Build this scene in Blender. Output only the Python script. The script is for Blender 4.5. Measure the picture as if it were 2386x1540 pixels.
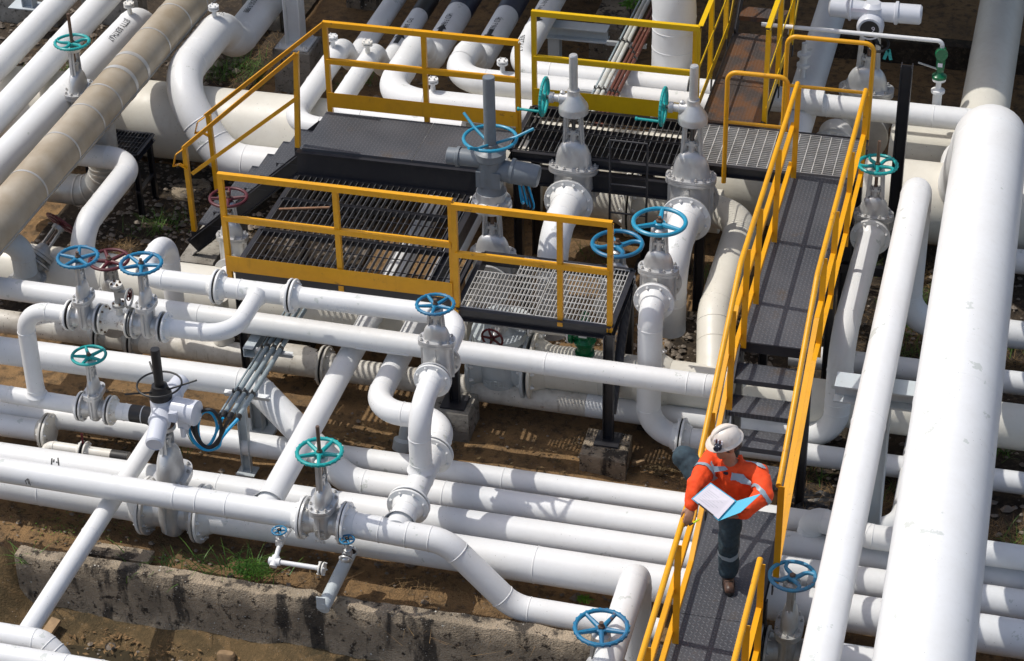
import bpy, math, random
import numpy as np
from mathutils import Vector, Matrix, Quaternion
random.seed(7)
for _o in list(bpy.data.objects): bpy.data.objects.remove(_o)
SC = bpy.context.scene
COL = SC.collection
rad = math.radians

# ------------------------------------------------------------------ camera
CAM_F, CAM_H = 5265.7, 13.0                      # focal length in photo units (photo = 2386 x 1540 units), eye height
CPITCH, CYAW, CROLL = rad(33.647), rad(14.852), rad(-1.166)
PPX, PPY = 1193.0, 770.0
def _axes():
    cp, sp = math.cos(CPITCH), math.sin(CPITCH)
    c, s = math.cos(CYAW), math.sin(CYAW)
    def yaw(v): return Vector((c*v[0]-s*v[1], s*v[0]+c*v[1], v[2]))
    f, u, r = yaw((0, cp, -sp)), yaw((0, sp, cp)), yaw((1, 0, 0))
    c, s = math.cos(CROLL), math.sin(CROLL)
    return c*r+s*u, -s*r+c*u, f
RI, UP, FW = _axes()
EYE = Vector((0, 0, CAM_H))
cam = bpy.data.cameras.new('camera'); camo = bpy.data.objects.new('camera', cam); COL.objects.link(camo)
cam.sensor_width = 36; cam.lens = CAM_F/2386*36; cam.clip_end = 400; cam.clip_start = .1
m = Matrix((RI, UP, -FW)).transposed().to_4x4(); m.translation = EYE
camo.matrix_world = m
SC.camera = camo
# ------------------------------------------------------------------ light
SUNV = Vector((.57, -.05, -1)).normalized()       # travel direction of the sunlight
SUN_EL = math.asin(-SUNV.z)
w = bpy.data.worlds.new('World'); SC.world = w; w.use_nodes = True
nt = w.node_tree; nt.nodes.clear()
sky = nt.nodes.new('ShaderNodeTexSky'); sky.sky_type = 'NISHITA'; sky.sun_disc = False
sky.sun_elevation = SUN_EL; sky.sun_rotation = math.atan2(-SUNV.x, -SUNV.y); sky.air_density = 1.0; sky.dust_density = 3.0; sky.ozone_density = .6
bg = nt.nodes.new('ShaderNodeBackground'); bg.inputs[1].default_value = .15
ow = nt.nodes.new('ShaderNodeOutputWorld')
nt.links.new(sky.outputs[0], bg.inputs[0]); nt.links.new(bg.outputs[0], ow.inputs[0])
sl = bpy.data.lights.new('sun', 'SUN'); sl.energy = 3.1; sl.angle = rad(.5); sl.color = (1, .965, .9)
so = bpy.data.objects.new('sun', sl); COL.objects.link(so)
so.rotation_mode = 'QUATERNION'; so.rotation_quaternion = SUNV.to_track_quat('-Z', 'Y'); so.location = (-10, 18, 20)
vs = SC.view_settings; vs.view_transform = 'Standard'; vs.look = 'None'; vs.exposure = -0.07; vs.gamma = 1; vs.use_curve_mapping = False
SC.render.engine = 'CYCLES'
SC.cycles.max_bounces = 7; SC.cycles.diffuse_bounces = 4

# ------------------------------------------------------------------ placing: a pixel of the photo and a height, a Y or an X give a point of the place
def ray(x, y): return FW+RI*((x-PPX)/CAM_F)-UP*((y-PPY)/CAM_F)
def W(x, y, z): d = ray(x, y); return EYE+d*((z-CAM_H)/d.z)
def WY(x, y, Y): d = ray(x, y); return EYE+d*(Y/d.y)
def WX(x, y, X): d = ray(x, y); return EYE+d*(X/d.x)
def PX(p):
    v = Vector(p)-EYE; d = v.dot(FW)
    return PPX+CAM_F*v.dot(RI)/d, PPY-CAM_F*v.dot(UP)/d, CAM_F/d
def zat(p, y1):
    lo, hi = p.z-4, p.z+6
    for _ in range(50):
        k = (lo+hi)/2
        if PX((p.x, p.y, k))[1] > y1: lo = k
        else: hi = k
    return k

# ------------------------------------------------------------------ materials
def lin(r, g, b):
    f = lambda c: c/12.92 if c <= .04045 else ((c+.055)/1.055)**2.4
    return (f(r/255), f(g/255), f(b/255), 1)
class NT:
    def __init__(s, name):
        s.m = bpy.data.materials.new(name); s.m.use_nodes = True; s.t = s.m.node_tree; s.t.nodes.clear()
        s.out = s.n('ShaderNodeOutputMaterial'); s.b = s.n('ShaderNodeBsdfPrincipled'); s.l(s.b.outputs[0], s.out.inputs[0])
        s.tc = s.n('ShaderNodeTexCoord').outputs['Object']
    def n(s, t, **k):
        x = s.t.nodes.new(t)
        for a, v in k.items(): setattr(x, a, v)
        return x
    def l(s, a, b): s.t.links.new(a, b)
    def val(s, inp, v):
        if hasattr(v, 'links'): s.l(v, inp)
        else: inp.default_value = v
    def noise(s, scale, detail=3, rough=.55, vec=None, out=0):
        x = s.n('ShaderNodeTexNoise'); x.inputs['Scale'].default_value = scale; x.inputs['Detail'].default_value = detail; x.inputs['Roughness'].default_value = rough
        s.l(vec or s.tc, x.inputs['Vector']); return x.outputs[out]
    def voro(s, scale, feature='F1', vec=None, out='Distance', rnd=1):
        x = s.n('ShaderNodeTexVoronoi', feature=feature); x.inputs['Scale'].default_value = scale; x.inputs['Randomness'].default_value = rnd
        s.l(vec or s.tc, x.inputs['Vector']); return x.outputs[out]
    def ramp(s, f, a, b, c0=0, c1=1):
        x = s.n('ShaderNodeMapRange'); s.val(x.inputs[0], f)
        for i, v in enumerate((a, b, c0, c1)): x.inputs[i+1].default_value = v
        return x.outputs[0]
    def math(s, op, a, b=0, c=0):
        x = s.n('ShaderNodeMath', operation=op); s.val(x.inputs[0], a); s.val(x.inputs[1], b)
        if len(x.inputs) > 2: s.val(x.inputs[2], c)
        return x.outputs[0]
    def mix(s, f, a, b, mode='MIX'):
        x = s.n('ShaderNodeMix', data_type='RGBA', blend_type=mode); s.val(x.inputs[0], f); s.val(x.inputs[6], a); s.val(x.inputs[7], b); return x.outputs[2]
    def map(s, sc=(1, 1, 1), rot=(0, 0, 0)):
        x = s.n('ShaderNodeMapping'); x.inputs['Scale'].default_value = sc; x.inputs['Rotation'].default_value = rot; s.l(s.tc, x.inputs[0]); return x.outputs[0]
    def bump(s, h, st=.3, d=.01):
        x = s.n('ShaderNodeBump'); x.inputs['Strength'].default_value = st; x.inputs['Distance'].default_value = d; s.l(h, x.inputs['Height']); s.l(x.outputs[0], s.b.inputs['Normal']); return x
    def set(s, col=None, rough=None, metal=None, spec=None):
        if col is not None: s.val(s.b.inputs['Base Color'], col)
        if rough is not None: s.val(s.b.inputs['Roughness'], rough)
        if metal is not None: s.val(s.b.inputs['Metallic'], metal)
        if spec is not None: s.b.inputs['Specular IOR Level'].default_value = spec
        return s
C4 = lambda r, g, b: (r, g, b, 1)
def paint(name, col, rough=.4, chips=.0, chipcol=C4(.06, .035, .02), dirt=.15, dirtcol=C4(.25, .22, .17), bump=.12, patch=None, rust=0):
    s = NT(name)
    n1 = s.noise(2.3, 4); n2 = s.noise(14, 4)
    c = s.mix(s.math('MULTIPLY', s.ramp(n1, .42, .75), dirt), col, dirtcol)
    c = s.mix(s.math('MULTIPLY', s.ramp(n2, .45, .8), dirt*.6), c, dirtcol)
    stn = s.noise(3.0, 5, .6, s.map((7, 7, .9))); c = s.mix(s.math('MULTIPLY', s.ramp(stn, .60, .78), dirt*1.3), c, dirtcol)
    if patch:
        pn = s.noise(5, 5, .6)
        c = s.mix(s.ramp(pn, .672, .682), c, patch)
    if rust:
        rn = s.noise(7, 6, .65); c = s.mix(s.math('MULTIPLY', s.ramp(rn, .66-rust, .74-rust), .8), c, C4(.16, .065, .02))
    if chips:
        v = s.voro(26); k = s.noise(3.1, 2)
        mk = s.math('MULTIPLY', s.ramp(v, chips*.26, chips*.19, 0, 1), s.ramp(k, .52, .60))
        c = s.mix(mk, c, chipcol)
    s.set(c, s.ramp(n2, .2, .8, rough-.07, rough+.1))
    s.bump(s.math('ADD', s.noise(9, 3), s.math('MULTIPLY', s.noise(70, 2), .25)), bump, .012)
    return s.m
M = {}
M['white'] = paint('white_pipe_paint', C4(.745, .75, .745), .46, chips=.30, dirt=.17, dirtcol=C4(.52, .49, .43), patch=C4(.56, .58, .55))
M['white_clean'] = paint('white_flange_paint', C4(.78, .78, .76), .38, dirt=.12)
M['white_rusty'] = paint('white_rust_streaked_paint', C4(.76, .74, .68), .42, chips=.5, dirt=.25, dirtcol=C4(.45, .36, .22), rust=.05)
M['cream'] = paint('cream_header_paint', C4(.70, .672, .59), .42, chips=.35, dirt=.16, dirtcol=C4(.4, .34, .24))
M['dirty'] = paint('grimy_white_paint', C4(.66, .63, .56), .5, chips=.62, dirt=.55, dirtcol=C4(.22, .18, .13), rust=.01)
M['greypaint'] = paint('pale_grey_paint', C4(.50, .55, .57), .42, chips=.3, dirt=.2, rust=.0)
M['yellow'] = paint('amber_yellow_paint', C4(.78, .365, .005), .38, chips=.3, chipcol=C4(.25, .10, .02), rust=.006, dirt=.3, dirtcol=C4(.4, .18, .01), bump=.1)
M['lemon'] = paint('bright_yellow_paint', C4(.76, .475, .006), .38, chips=.3, chipcol=C4(.3, .15, .02), dirt=.25, dirtcol=C4(.45, .25, .01), bump=.1)
M['black'] = paint('black_steel_paint', C4(.022, .022, .027), .38, dirt=.25, dirtcol=C4(.06, .055, .05), rust=-.05, bump=.1)
M['teal'] = paint('teal_enamel', C4(.008, .33, .32), .35, dirt=.2, dirtcol=C4(.02, .2, .17))
M['blue'] = paint('worn_blue_enamel', C4(.008, .18, .33), .4, dirt=.6, dirtcol=C4(.06, .05, .14), rust=.045)
M['bluered'] = paint('blue_over_red_worn_enamel', C4(.03, .27, .45), .45, dirt=.5, dirtcol=C4(.16, .01, .02), patch=C4(.2, .015, .02), rust=.05)
M['skyblue'] = paint('sky_blue_enamel', C4(.006, .26, .42), .35, dirt=.15)
M['redblue'] = paint('red_under_worn_blue_enamel', C4(.09, .010, .016), .45, dirt=.4, dirtcol=C4(.05, .01, .02), patch=C4(.08, .30, .45))
M['darkred'] = paint('dark_red_enamel', C4(.10, .006, .010), .4, dirt=.3, dirtcol=C4(.05, .01, .01))
M['green'] = paint('green_enamel', C4(.0, .13, .045), .28, dirt=.2, dirtcol=C4(.01, .05, .02))
M['actwhite'] = paint('pale_grey_actuator_paint', C4(.62, .64, .69), .32, dirt=.06)
M['actgrey'] = paint('slate_grey_actuator_paint', C4(.19, .215, .235), .4, dirt=.25, dirtcol=C4(.08, .07, .06))
M['navy'] = paint('navy_band_paint', C4(.012, .02, .055), .45, dirt=.2)
M['ink'] = paint('black_stencil_paint', C4(.012, .012, .014), .5, dirt=.1)
def silver(name, col=C4(.62, .62, .61), rough=.34, dirt=.3):
    s = NT(name); n = s.noise(6, 4); n2 = s.noise(30, 3)
    c = s.mix(s.math('MULTIPLY', s.ramp(n, .42, .75), dirt), col, C4(.2, .17, .13))
    s.set(c, s.ramp(n2, .2, .8, rough-.08, rough+.1), .42); s.bump(s.math('ADD', n, s.math('MULTIPLY', s.noise(90, 2), .4)), .2, .01); return s.m
M['silver'] = silver('silver_valve_paint')
M['silver_old'] = silver('stained_silver_paint', C4(.46, .46, .44), .45, .6)
M['bolt'] = silver('bolt_steel', C4(.5, .49, .47), .42, .5)
M['boltrust'] = silver('rusty_bolt_steel', C4(.12, .07, .04), .6, .5)
M['stem'] = silver('brown_threaded_stem', C4(.16, .10, .07), .45, .4)
M['stemgrey'] = silver('dark_stem_steel', C4(.10, .095, .09), .4, .3)
M['galv_light'] = silver('worn_grating_steel', C4(.62, .61, .58), .5, .45)
M['edge'] = silver('worn_black_edge', C4(.22, .23, .24), .45, .9)
M['galv'] = silver('galvanized_steel', C4(.50, .52, .53), .42, .2)
def clad():
    s = NT('corrugated_aluminium_cladding')
    n = s.noise(3, 4); mp = s.map((1, 1, 1))
    wv = s.n('ShaderNodeTexWave', wave_type='BANDS', bands_direction='Y'); wv.inputs['Scale'].default_value = 24; s.l(mp, wv.inputs[0])
    c = s.mix(s.ramp(n, .35, .7), C4(.36, .29, .20), C4(.47, .41, .32))
    s.set(c, .5, .25); s.bump(s.math('ADD', s.math('MULTIPLY', wv.outputs['Fac'], .5), n), .22, .008); return s.m
M['clad'] = clad()
M['alu'] = silver('aluminium_band', C4(.6, .59, .56), .35, .3)
def plate(name, base, rustc=None, amt=0):
    s = NT(name)
    sep = s.n('ShaderNodeSeparateXYZ'); s.l(s.tc, sep.inputs[0]); k = 1/.036
    u = s.math('MULTIPLY', sep.outputs[0], k); v = s.math('MULTIPLY', sep.outputs[1], k)
    par = s.math('MODULO', s.math('ABSOLUTE', s.math('ADD', s.math('FLOOR', u), s.math('FLOOR', v))), 2)
    sg = s.math('SUBTRACT', s.math('MULTIPLY', par, 2), 1)
    fx = s.math('SUBTRACT', s.math('FRACT', u), .5); fy = s.math('MULTIPLY', s.math('SUBTRACT', s.math('FRACT', v), .5), sg)
    a = s.math('ADD', fx, fy); b = s.math('SUBTRACT', fx, fy)
    e = s.math('ADD', s.math('POWER', s.math('MULTIPLY', a, 1.5), 2), s.math('POWER', s.math('MULTIPLY', b, 5), 2))
    h = s.ramp(e, 1.0, .35)
    n = s.noise(3.2, 5, .6); n2 = s.noise(1.7, 4); n3 = s.noise(60, 2)
    c = s.mix(s.ramp(n2, .35, .7), base, C4(base[0]*1.35+.006, base[1]*1.3+.005, base[2]*1.25+.005))
    if rustc: c = s.mix(s.ramp(n, .5-amt, .62-amt, 0, .85), c, rustc)
    c = s.mix(s.math('MULTIPLY', h, .55), c, C4(base[0]*2.2+.012, base[1]*2.2+.012, base[2]*2.2+.012))
    c = s.mix(s.math('MULTIPLY', s.ramp(n3, .68, .74), s.ramp(n, .5, .62, 0, .5)), c, C4(.25, .16, .09))
    s.set(c, s.ramp(n2, .3, .7, .34, .48), .1); s.bump(s.math('ADD', h, s.math('MULTIPLY', n3, .15)), .55, .004); return s.m
M['plate'] = plate('dark_chequer_plate', C4(.060, .064, .073), C4(.09, .072, .058), -.1)
M['plate_rust'] = plate('rusty_chequer_plate', C4(.055, .045, .042), C4(.15, .065, .025), .05)
def ground(name, ca, cb, cc, sc=1.0, st=.6):
    s = NT(name); n = s.noise(1.1*sc, 6, .62); n2 = s.noise(9*sc, 6, .7); n3 = s.noise(45*sc, 4, .7); v = s.voro(34*sc)
    c = s.mix(s.ramp(n, .38, .62), ca, cb); c = s.mix(s.ramp(n2, .48, .66), c, cc)
    c = s.mix(s.math('MULTIPLY', s.ramp(n3, .6, .75), .5), c, C4(.24, .17, .10))
    c = s.mix(s.math('MULTIPLY', s.ramp(v, .14, .1), s.ramp(n2, .5, .55)), c, C4(.34, .30, .25))
    s.set(c, .92, 0, .2); s.bump(s.math('ADD', s.math('MULTIPLY', n2, 1.4), s.math('MULTIPLY', n3, 1.1)), st, .05); return s.m
M['dirt'] = ground('brown_dirt', C4(.31, .19, .088), C4(.19, .12, .062), C4(.10, .07, .042))
M['mud'] = ground('mossy_mud', C4(.14, .095, .046), C4(.075, .057, .031), C4(.20, .13, .062))
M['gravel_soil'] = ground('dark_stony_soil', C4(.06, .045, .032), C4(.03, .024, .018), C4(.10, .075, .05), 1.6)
def concrete():
    s = NT('weathered_concrete'); n = s.noise(2.2, 6, .65); st = s.noise(2.6, 5, .6, s.map((1.6, 1.6, .35))); n2 = s.noise(11, 6, .7); n3 = s.noise(60, 3); v = s.voro(30); v2 = s.voro(13)
    c = s.mix(s.ramp(n, .40, .62), C4(.44, .355, .255), C4(.25, .205, .15))
    c = s.mix(s.ramp(n2, .54, .62), c, C4(.055, .045, .035)); c = s.mix(s.math('MULTIPLY', s.ramp(st, .53, .60), .85), c, C4(.035, .032, .03))
    c = s.mix(s.math('MULTIPLY', s.ramp(v, .18, .13), s.ramp(n2, .45, .5)), c, C4(.45, .41, .35))
    c = s.mix(s.math('MULTIPLY', s.ramp(v2, .13, .10), s.ramp(n, .5, .55)), c, C4(.6, .58, .52))
    s.set(c, .9, 0, .2); s.bump(s.math('ADD', n2, s.math('MULTIPLY', n3, .8)), .75, .05); return s.m
M['concrete'] = concrete()
def concrete2():
    s = NT('grey_concrete'); n = s.noise(3, 5); n2 = s.noise(16, 5, .7)
    c = s.mix(s.ramp(n, .35, .65), C4(.36, .34, .30), C4(.20, .18, .15)); c = s.mix(s.ramp(n2, .55, .68), c, C4(.05, .045, .035))
    s.set(c, .9, 0, .2); s.bump(n2, .5, .03); return s.m
M['concrete_grey'] = concrete2()
def simple(name, col, rough=.6, metal=0, sc=12, var=.25, bump=.2, d=.006):
    s = NT(name); n = s.noise(sc, 4); s.set(s.mix(s.ramp(n, .3, .7), C4(*[c*(1-var) for c in col[:3]]), C4(*[min(1, c*(1+var)) for c in col[:3]])), rough, metal)
    s.bump(n, bump, d); return s.m
M['rubber'] = simple('black_rubber', C4(.012, .012, .013), .5)
M['gasket'] = simple('black_gasket', C4(.008, .008, .008), .7)
M['cyan'] = simple('bright_blue_cable', C4(.0, .33, .62), .4, var=.1)
M['greencable'] = simple('green_earth_cable', C4(.02, .22, .08), .4)
M['conduit'] = paint('grey_conduit', C4(.30, .36, .38), .45, chips=.7, chipcol=C4(.75, .74, .7), dirt=.4, dirtcol=C4(.12, .13, .13))
M['conduit_pale'] = paint('pale_conduit', C4(.52, .55, .53), .45, dirt=.5, dirtcol=C4(.38, .26, .12))
M['conduit_rust'] = paint('rusty_conduit', C4(.12, .035, .02), .6, chips=.8, chipcol=C4(.65, .5, .35), dirt=.4, dirtcol=C4(.05, .02, .015))
M['blackpaint_pipe'] = None
M['orange'] = simple('orange_work_cloth', C4(.83, .068, .006), .8, sc=30, var=.08, bump=.35)
M['trouser'] = simple('dark_teal_cloth', C4(.030, .055, .072), .85, sc=30, var=.2, bump=.4)
M['reflect'] = simple('grey_reflective_tape', C4(.27, .34, .39), .4, var=.06)
M['skin'] = simple('skin', C4(.34, .17, .10), .5, sc=20, var=.1, bump=.05)
M['hair'] = simple('black_hair', C4(.012, .009, .008), .5, sc=60)
M['shirt'] = simple('navy_undershirt', C4(.015, .02, .035), .8)
M['boot'] = simple('worn_brown_leather', C4(.085, .045, .03), .45, sc=16, var=.5)
M['helmet'] = paint('scuffed_white_helmet', C4(.78, .71, .64), .35, dirt=.3, dirtcol=C4(.35, .22, .12))
M['paper'] = simple('white_paper', C4(.74, .70, .76), .7, var=.03, bump=.02)
M['folder'] = simple('sky_blue_folder', C4(.02, .42, .62), .4, var=.04, bump=.03)
M['neon'] = simple('neon_yellow_plastic', C4(.6, .75, .02), .4)
M['wood'] = simple('weathered_timber', C4(.26, .17, .09), .85, sc=9, var=.4, bump=.4)
M['rebar'] = simple('rusty_rebar', C4(.32, .17, .09), .7)
M['clump'] = simple('dark_glass', C4(.02, .02, .02), .2)
def leaf(name, a, b, rough=.5):
    s = NT(name); n = s.noise(7, 3); c = s.mix(s.ramp(n, .35, .65), a, b); s.set(c, rough, 0, .3); return s.m
M['grass'] = leaf('green_grass_blades', C4(.05, .13, .015), C4(.10, .20, .03))
M['leafg'] = leaf('bright_green_leaves', C4(.07, .20, .02), C4(.15, .30, .03))
M['straw'] = leaf('dry_straw', C4(.30, .19, .08), C4(.16, .10, .05), .8)
M['pebble'] = simple('grey_brown_pebbles', C4(.20, .165, .13), .85, sc=5, var=.5)
M['water'] = simple('muddy_water', C4(.05, .04, .025), .06, var=.1, bump=.03)
M['roofsheet'] = simple('roof_sheet', C4(.35, .36, .37), .5)

# ------------------------------------------------------------------ mesh building
X, Y, Z = Vector((1, 0, 0)), Vector((0, 1, 0)), Vector((0, 0, 1))
V = lambda *a: Vector(a)
def perp(d):
    d = d.normalized(); a = Z if abs(d.z) < .9 else X
    u = d.cross(a).normalized(); return u, d.cross(u).normalized()
class MB:
    def __init__(s): s.v = []; s.f = []; s.mi = []; s.k = 0
    def add(s, vs, fs):
        o = len(s.v); s.v += [tuple(x) for x in vs]; s.f += [tuple(i+o for i in f) for f in fs]; s.mi += [s.k]*len(fs); return s
    def rings(s, rings, cap=(True, True), closed=False):
        n = len(rings[0]); vs = [p for r in rings for p in r]; fs = []; R = len(rings)
        for i in range(R if closed else R-1):
            a, b = i*n, ((i+1) % R)*n
            for j in range(n): k = (j+1) % n; fs.append((a+j, a+k, b+k, b+j))
        if not closed:
            if cap[0]: fs.append(tuple(range(n-1, -1, -1)))
            if cap[1]: fs.append(tuple((R-1)*n+j for j in range(n)))
        return s.add(vs, fs)
    def tube(s, pts, r, seg=16, cap=True, closed=False, sq=None):
        pts = [Vector(p) for p in pts]; n = len(pts); rs = r if isinstance(r, (list, tuple)) else [r]*n
        T = []
        for i in range(n):
            a = pts[i-1] if (i or closed) else pts[0]; b = pts[(i+1) % n] if (i < n-1 or closed) else pts[-1]
            T.append((b-a).normalized())
        u, _ = perp(T[0]); rings = []
        for i in range(n):
            u = (u-T[i]*u.dot(T[i])).normalized(); w = T[i].cross(u)
            rings.append([pts[i]+(u*math.cos(2*math.pi*j/seg)+w*math.sin(2*math.pi*j/seg))*rs[i] for j in range(seg)])
        return s.rings(rings, (cap, cap), closed)
    def cyl(s, a, b, r, r2=None, seg=20, cap=True): return s.tube([a, b], [r, r if r2 is None else r2], seg, cap)
    def lathe(s, prof, o=(0, 0, 0), ax=Z, seg=28, cap=True):
        o = Vector(o); ax = Vector(ax).normalized(); u, w = perp(ax)
        return s.rings([[o+ax*h+(u*math.cos(2*math.pi*j/seg)+w*math.sin(2*math.pi*j/seg))*max(r, 1e-4) for j in range(seg)] for r, h in prof], (cap, cap))
    def torus(s, c, ax, R, r, seg=40, sr=10, u=None):
        c = Vector(c); u0, w0 = perp(Vector(ax))
        return s.tube([c+(u0*math.cos(2*math.pi*j/seg)+w0*math.sin(2*math.pi*j/seg))*R for j in range(seg)], r, sr, False, True)
    def box(s, c, dx, dy, dz, ax=None):
        c = Vector(c); a, b, e = ax or (X, Y, Z); P = []
        for i in (-1, 1):
            for j in (-1, 1):
                for k in (-1, 1): P.append(c+a*(i*dx/2)+b*(j*dy/2)+e*(k*dz/2))
        return s.add(P, [(0, 1, 3, 2), (4, 6, 7, 5), (0, 4, 5, 1), (2, 3, 7, 6), (0, 2, 6, 4), (1, 5, 7, 3)])
    def bar(s, a, b, w, h, up=Z):
        a, b = Vector(a), Vector(b); d = (b-a); L = d.length; d.normalize()
        sd = d.cross(up)
        if sd.length < 1e-4: sd = d.cross(Y)
        sd.normalize(); u = sd.cross(d)
        return s.box((a+b)/2, L, w, h, (d, sd, u))
    def angle(s, a, b, w, up=Z, t=.006, f=1):
        """an L section bar"""
        a, b = Vector(a), Vector(b); d = (b-a).normalized(); sd = d.cross(up).normalized()*f; u = Vector(up)
        s.bar(a-u*(t/2), b-u*(t/2), w, t, up); s.bar(a+sd*(w/2-t/2)-u*(w/2+t*.5), b+sd*(w/2-t/2)-u*(w/2+t*.5), t, w-t, up); return s
    def beamI(s, a, b, w, h, up=Z, t=.012):
        a, b = Vector(a), Vector(b); u = Vector(up)
        s.bar(a+u*(h/2-t/2), b+u*(h/2-t/2), w, t, up); s.bar(a-u*(h/2-t/2), b-u*(h/2-t/2), w, t, up); s.bar(a, b, t, h-2*t-.001, up); return s
    def chan(s, a, b, w, h, up=Z, t=.01, f=1):
        a, b = Vector(a), Vector(b); u = Vector(up); d = (b-a).normalized(); sd = d.cross(u).normalized()*f
        s.bar(a+u*(h/2-t/2), b+u*(h/2-t/2), w, t, up); s.bar(a-u*(h/2-t/2), b-u*(h/2-t/2), w, t, up); s.bar(a+sd*(w/2-t/2), b+sd*(w/2-t/2), t, h-2*t-.001, up); return s
    def prism(s, poly, o, ax, ay, h):
        o, ax, ay = Vector(o), Vector(ax), Vector(ay); az = ax.cross(ay); n = len(poly)
        return s.rings([[o+ax*x+ay*y for x, y in poly], [o+ax*x+ay*y+az*h for x, y in poly]])
    def sup(s, secs, n=2.4, seg=28, cap=True):
        """loft of upright superellipse sections (cx, cy, z, rx, ry)"""
        rg = []
        for cx, cy, z, rx, ry in secs:
            L = []
            for j in range(seg):
                a = 2*math.pi*j/seg; c, q = math.cos(a), math.sin(a)
                L.append(V(cx+rx*math.copysign(abs(c)**(2/n), c), cy+ry*math.copysign(abs(q)**(2/n), q), z))
            rg.append(L)
        return s.rings(rg, (cap, cap))
    def build(s, name, mat, parent=None, org=None, smooth=35):
        me = bpy.data.meshes.new(name)
        o0 = Vector(org) if org is not None else (ORG.get(parent.name, V(0, 0, 0)) if parent else V(0, 0, 0))
        me.from_pydata([(x[0]-o0.x, x[1]-o0.y, x[2]-o0.z) for x in s.v], [], s.f)
        me.shade_smooth(); me.set_sharp_from_angle(angle=rad(smooth))
        for mm in (mat if isinstance(mat, (list, tuple)) else [mat]): me.materials.append(M[mm] if isinstance(mm, str) else mm)
        if any(s.mi): me.polygons.foreach_set('material_index', s.mi)
        o = bpy.data.objects.new(name, me); COL.objects.link(o)
        if parent: o.parent = parent; ORG[o.name] = o0
        else:
            o.location = o0; ORG[o.name] = o0
        return o
ORG = {}
def tag(o, label=None, cat=None, group=None, kind=None):
    if label: o['label'] = label
    if cat: o['category'] = cat
    if group: o['group'] = group
    if kind: o['kind'] = kind
    return o
def empty(name, loc, label, cat, group=None, rz=0):
    o = bpy.data.objects.new(name, None); COL.objects.link(o); o.location = loc; o.rotation_euler.z = rz; o.empty_display_size = .1
    ORG[o.name] = V(0, 0, 0) if rz is None else Vector(loc)
    return tag(o, label, cat, group)
def lroot(name, loc, label, cat, group=None, rz=0):
    """a root whose children are drawn in its own local frame"""
    o = empty(name, loc, label, cat, group, rz); ORG[o.name] = V(0, 0, 0); return o
# bolts: two shared meshes
def _boltmesh():
    b = MB(); b.lathe([(.55, 0), (1, 0), (1, .9), (.85, 1.0)], seg=6); b.lathe([(.55, 1.0), (.55, 1.7), (.4, 1.8)], seg=8)
    me = bpy.data.meshes.new('bolt'); me.from_pydata(b.v, [], b.f); return me
BOLT = {}
for _k in ('bolt', 'boltrust', 'white_clean', 'silver'):
    _me = _boltmesh(); _me.materials.append(M[_k]); BOLT[_k] = _me
def bolt(parent, p, d, size, mat='bolt'):
    o = bpy.data.objects.new('bolt', BOLT[mat]); COL.objects.link(o); o.parent = parent
    o.location = Vector(p)-ORG[parent.name]; o.scale = (size,)*3
    o.rotation_mode = 'QUATERNION'; o.rotation_quaternion = Z.rotation_difference(Vector(d).normalized()); return o
def bolt_mb(b, p, d, size):
    d = Vector(d).normalized(); b.lathe([(.55*size, 0), (size, 0), (size, .9*size), (.8*size, size), (.5*size, size), (.5*size, 1.7*size)], p, d, 6)
def flange(parent, p, d, r, n=8, mat='white_clean', bmat='white_clean', R=None, t=None, neck=True, blind=False, gasket=True, solo=False):
    """flange with its face at p; d points from the face back along its own pipe"""
    p, d = Vector(p), Vector(d).normalized(); R = R or r*1.55+.015; t = t or .018+.09*r
    b = MB(); g = .004
    prof = [(r*.9 if not blind else 0, g), (R-.004, g), (R, g+.004), (R, t-.004), (R-.004, t)]
    prof += [(r*1.28, t), (r*1.02, t+r*.55), (r*.98, t+r*.56)] if neck else [(0 if blind else r*.98, t)]
    b.lathe(prof, p, d, 32)
    f = b.build('flange', mat, parent)
    if gasket:
        k = MB(); k.lathe([(r*.9, -g), (R*.93, -g), (R*.93, g), (r*.9, g)], p, d, 28, False); k.build('gasket', 'gasket', f)
    u, w_ = perp(d); bs = max(.0085, .085*r+.003)
    for j in range(n):
        a = 2*math.pi*(j+.5)/n; q = p+(u*math.cos(a)+w_*math.sin(a))*(R*.83+r*.02)
        bolt(f, q+d*t, d, bs, bmat)
    return f
def fillet(pts, Rb):
    pts = [Vector(p) for p in pts]; out = [pts[0]]; marks = []
    Rs = Rb if isinstance(Rb, (list, tuple)) else [Rb]*len(pts)
    for i in range(1, len(pts)-1):
        a, b, c = pts[i-1], pts[i], pts[i+1]; d1 = (b-a).normalized(); d2 = (c-b).normalized()
        th = d1.angle(d2)
        if th < .03: out.append(b); continue
        t = Rs[i]*math.tan(th/2)
        lim = min((b-a).length*(.98 if i == 1 else .5), (c-b).length*(.98 if i == len(pts)-2 else .5)); t = min(t, lim); R = t/math.tan(th/2)
        s0, e0 = b-d1*t, b+d2*t; nrm = (d2-d1*d1.dot(d2)).normalized(); cen = s0+nrm*R
        k = max(4, int(th/rad(7)))
        marks += [(s0, d1), (e0, d2)]
        for j in range(k+1):
            a2 = th*j/k; out.append(cen-nrm*(R*math.cos(a2))+d1*(R*math.sin(a2)))
    out.append(pts[-1]); return out, marks
def dense(pts, step=.6):
    o = [pts[0]]
    for a, b in zip(pts, pts[1:]):
        n = max(1, int((b-a).length/step))
        for i in range(1, n+1): o.append(a.lerp(b, i/n))
    return o
def pipe_mb(b, pts, r, bend=None, welds=True, extra=(), seg=32, cap=True):
    P, mk = fillet(pts, bend if bend is not None else 3*r)
    b.tube(dense(P), r, seg, cap)
    ws = list(mk) if welds else []
    for q, d in ws: weld(b, q, d, r)
    for e in extra:
        i = int(e); a, c = Vector(pts[i]), Vector(pts[i+1]); weld(b, a.lerp(c, e-i), (c-a).normalized(), r)
    return P
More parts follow.
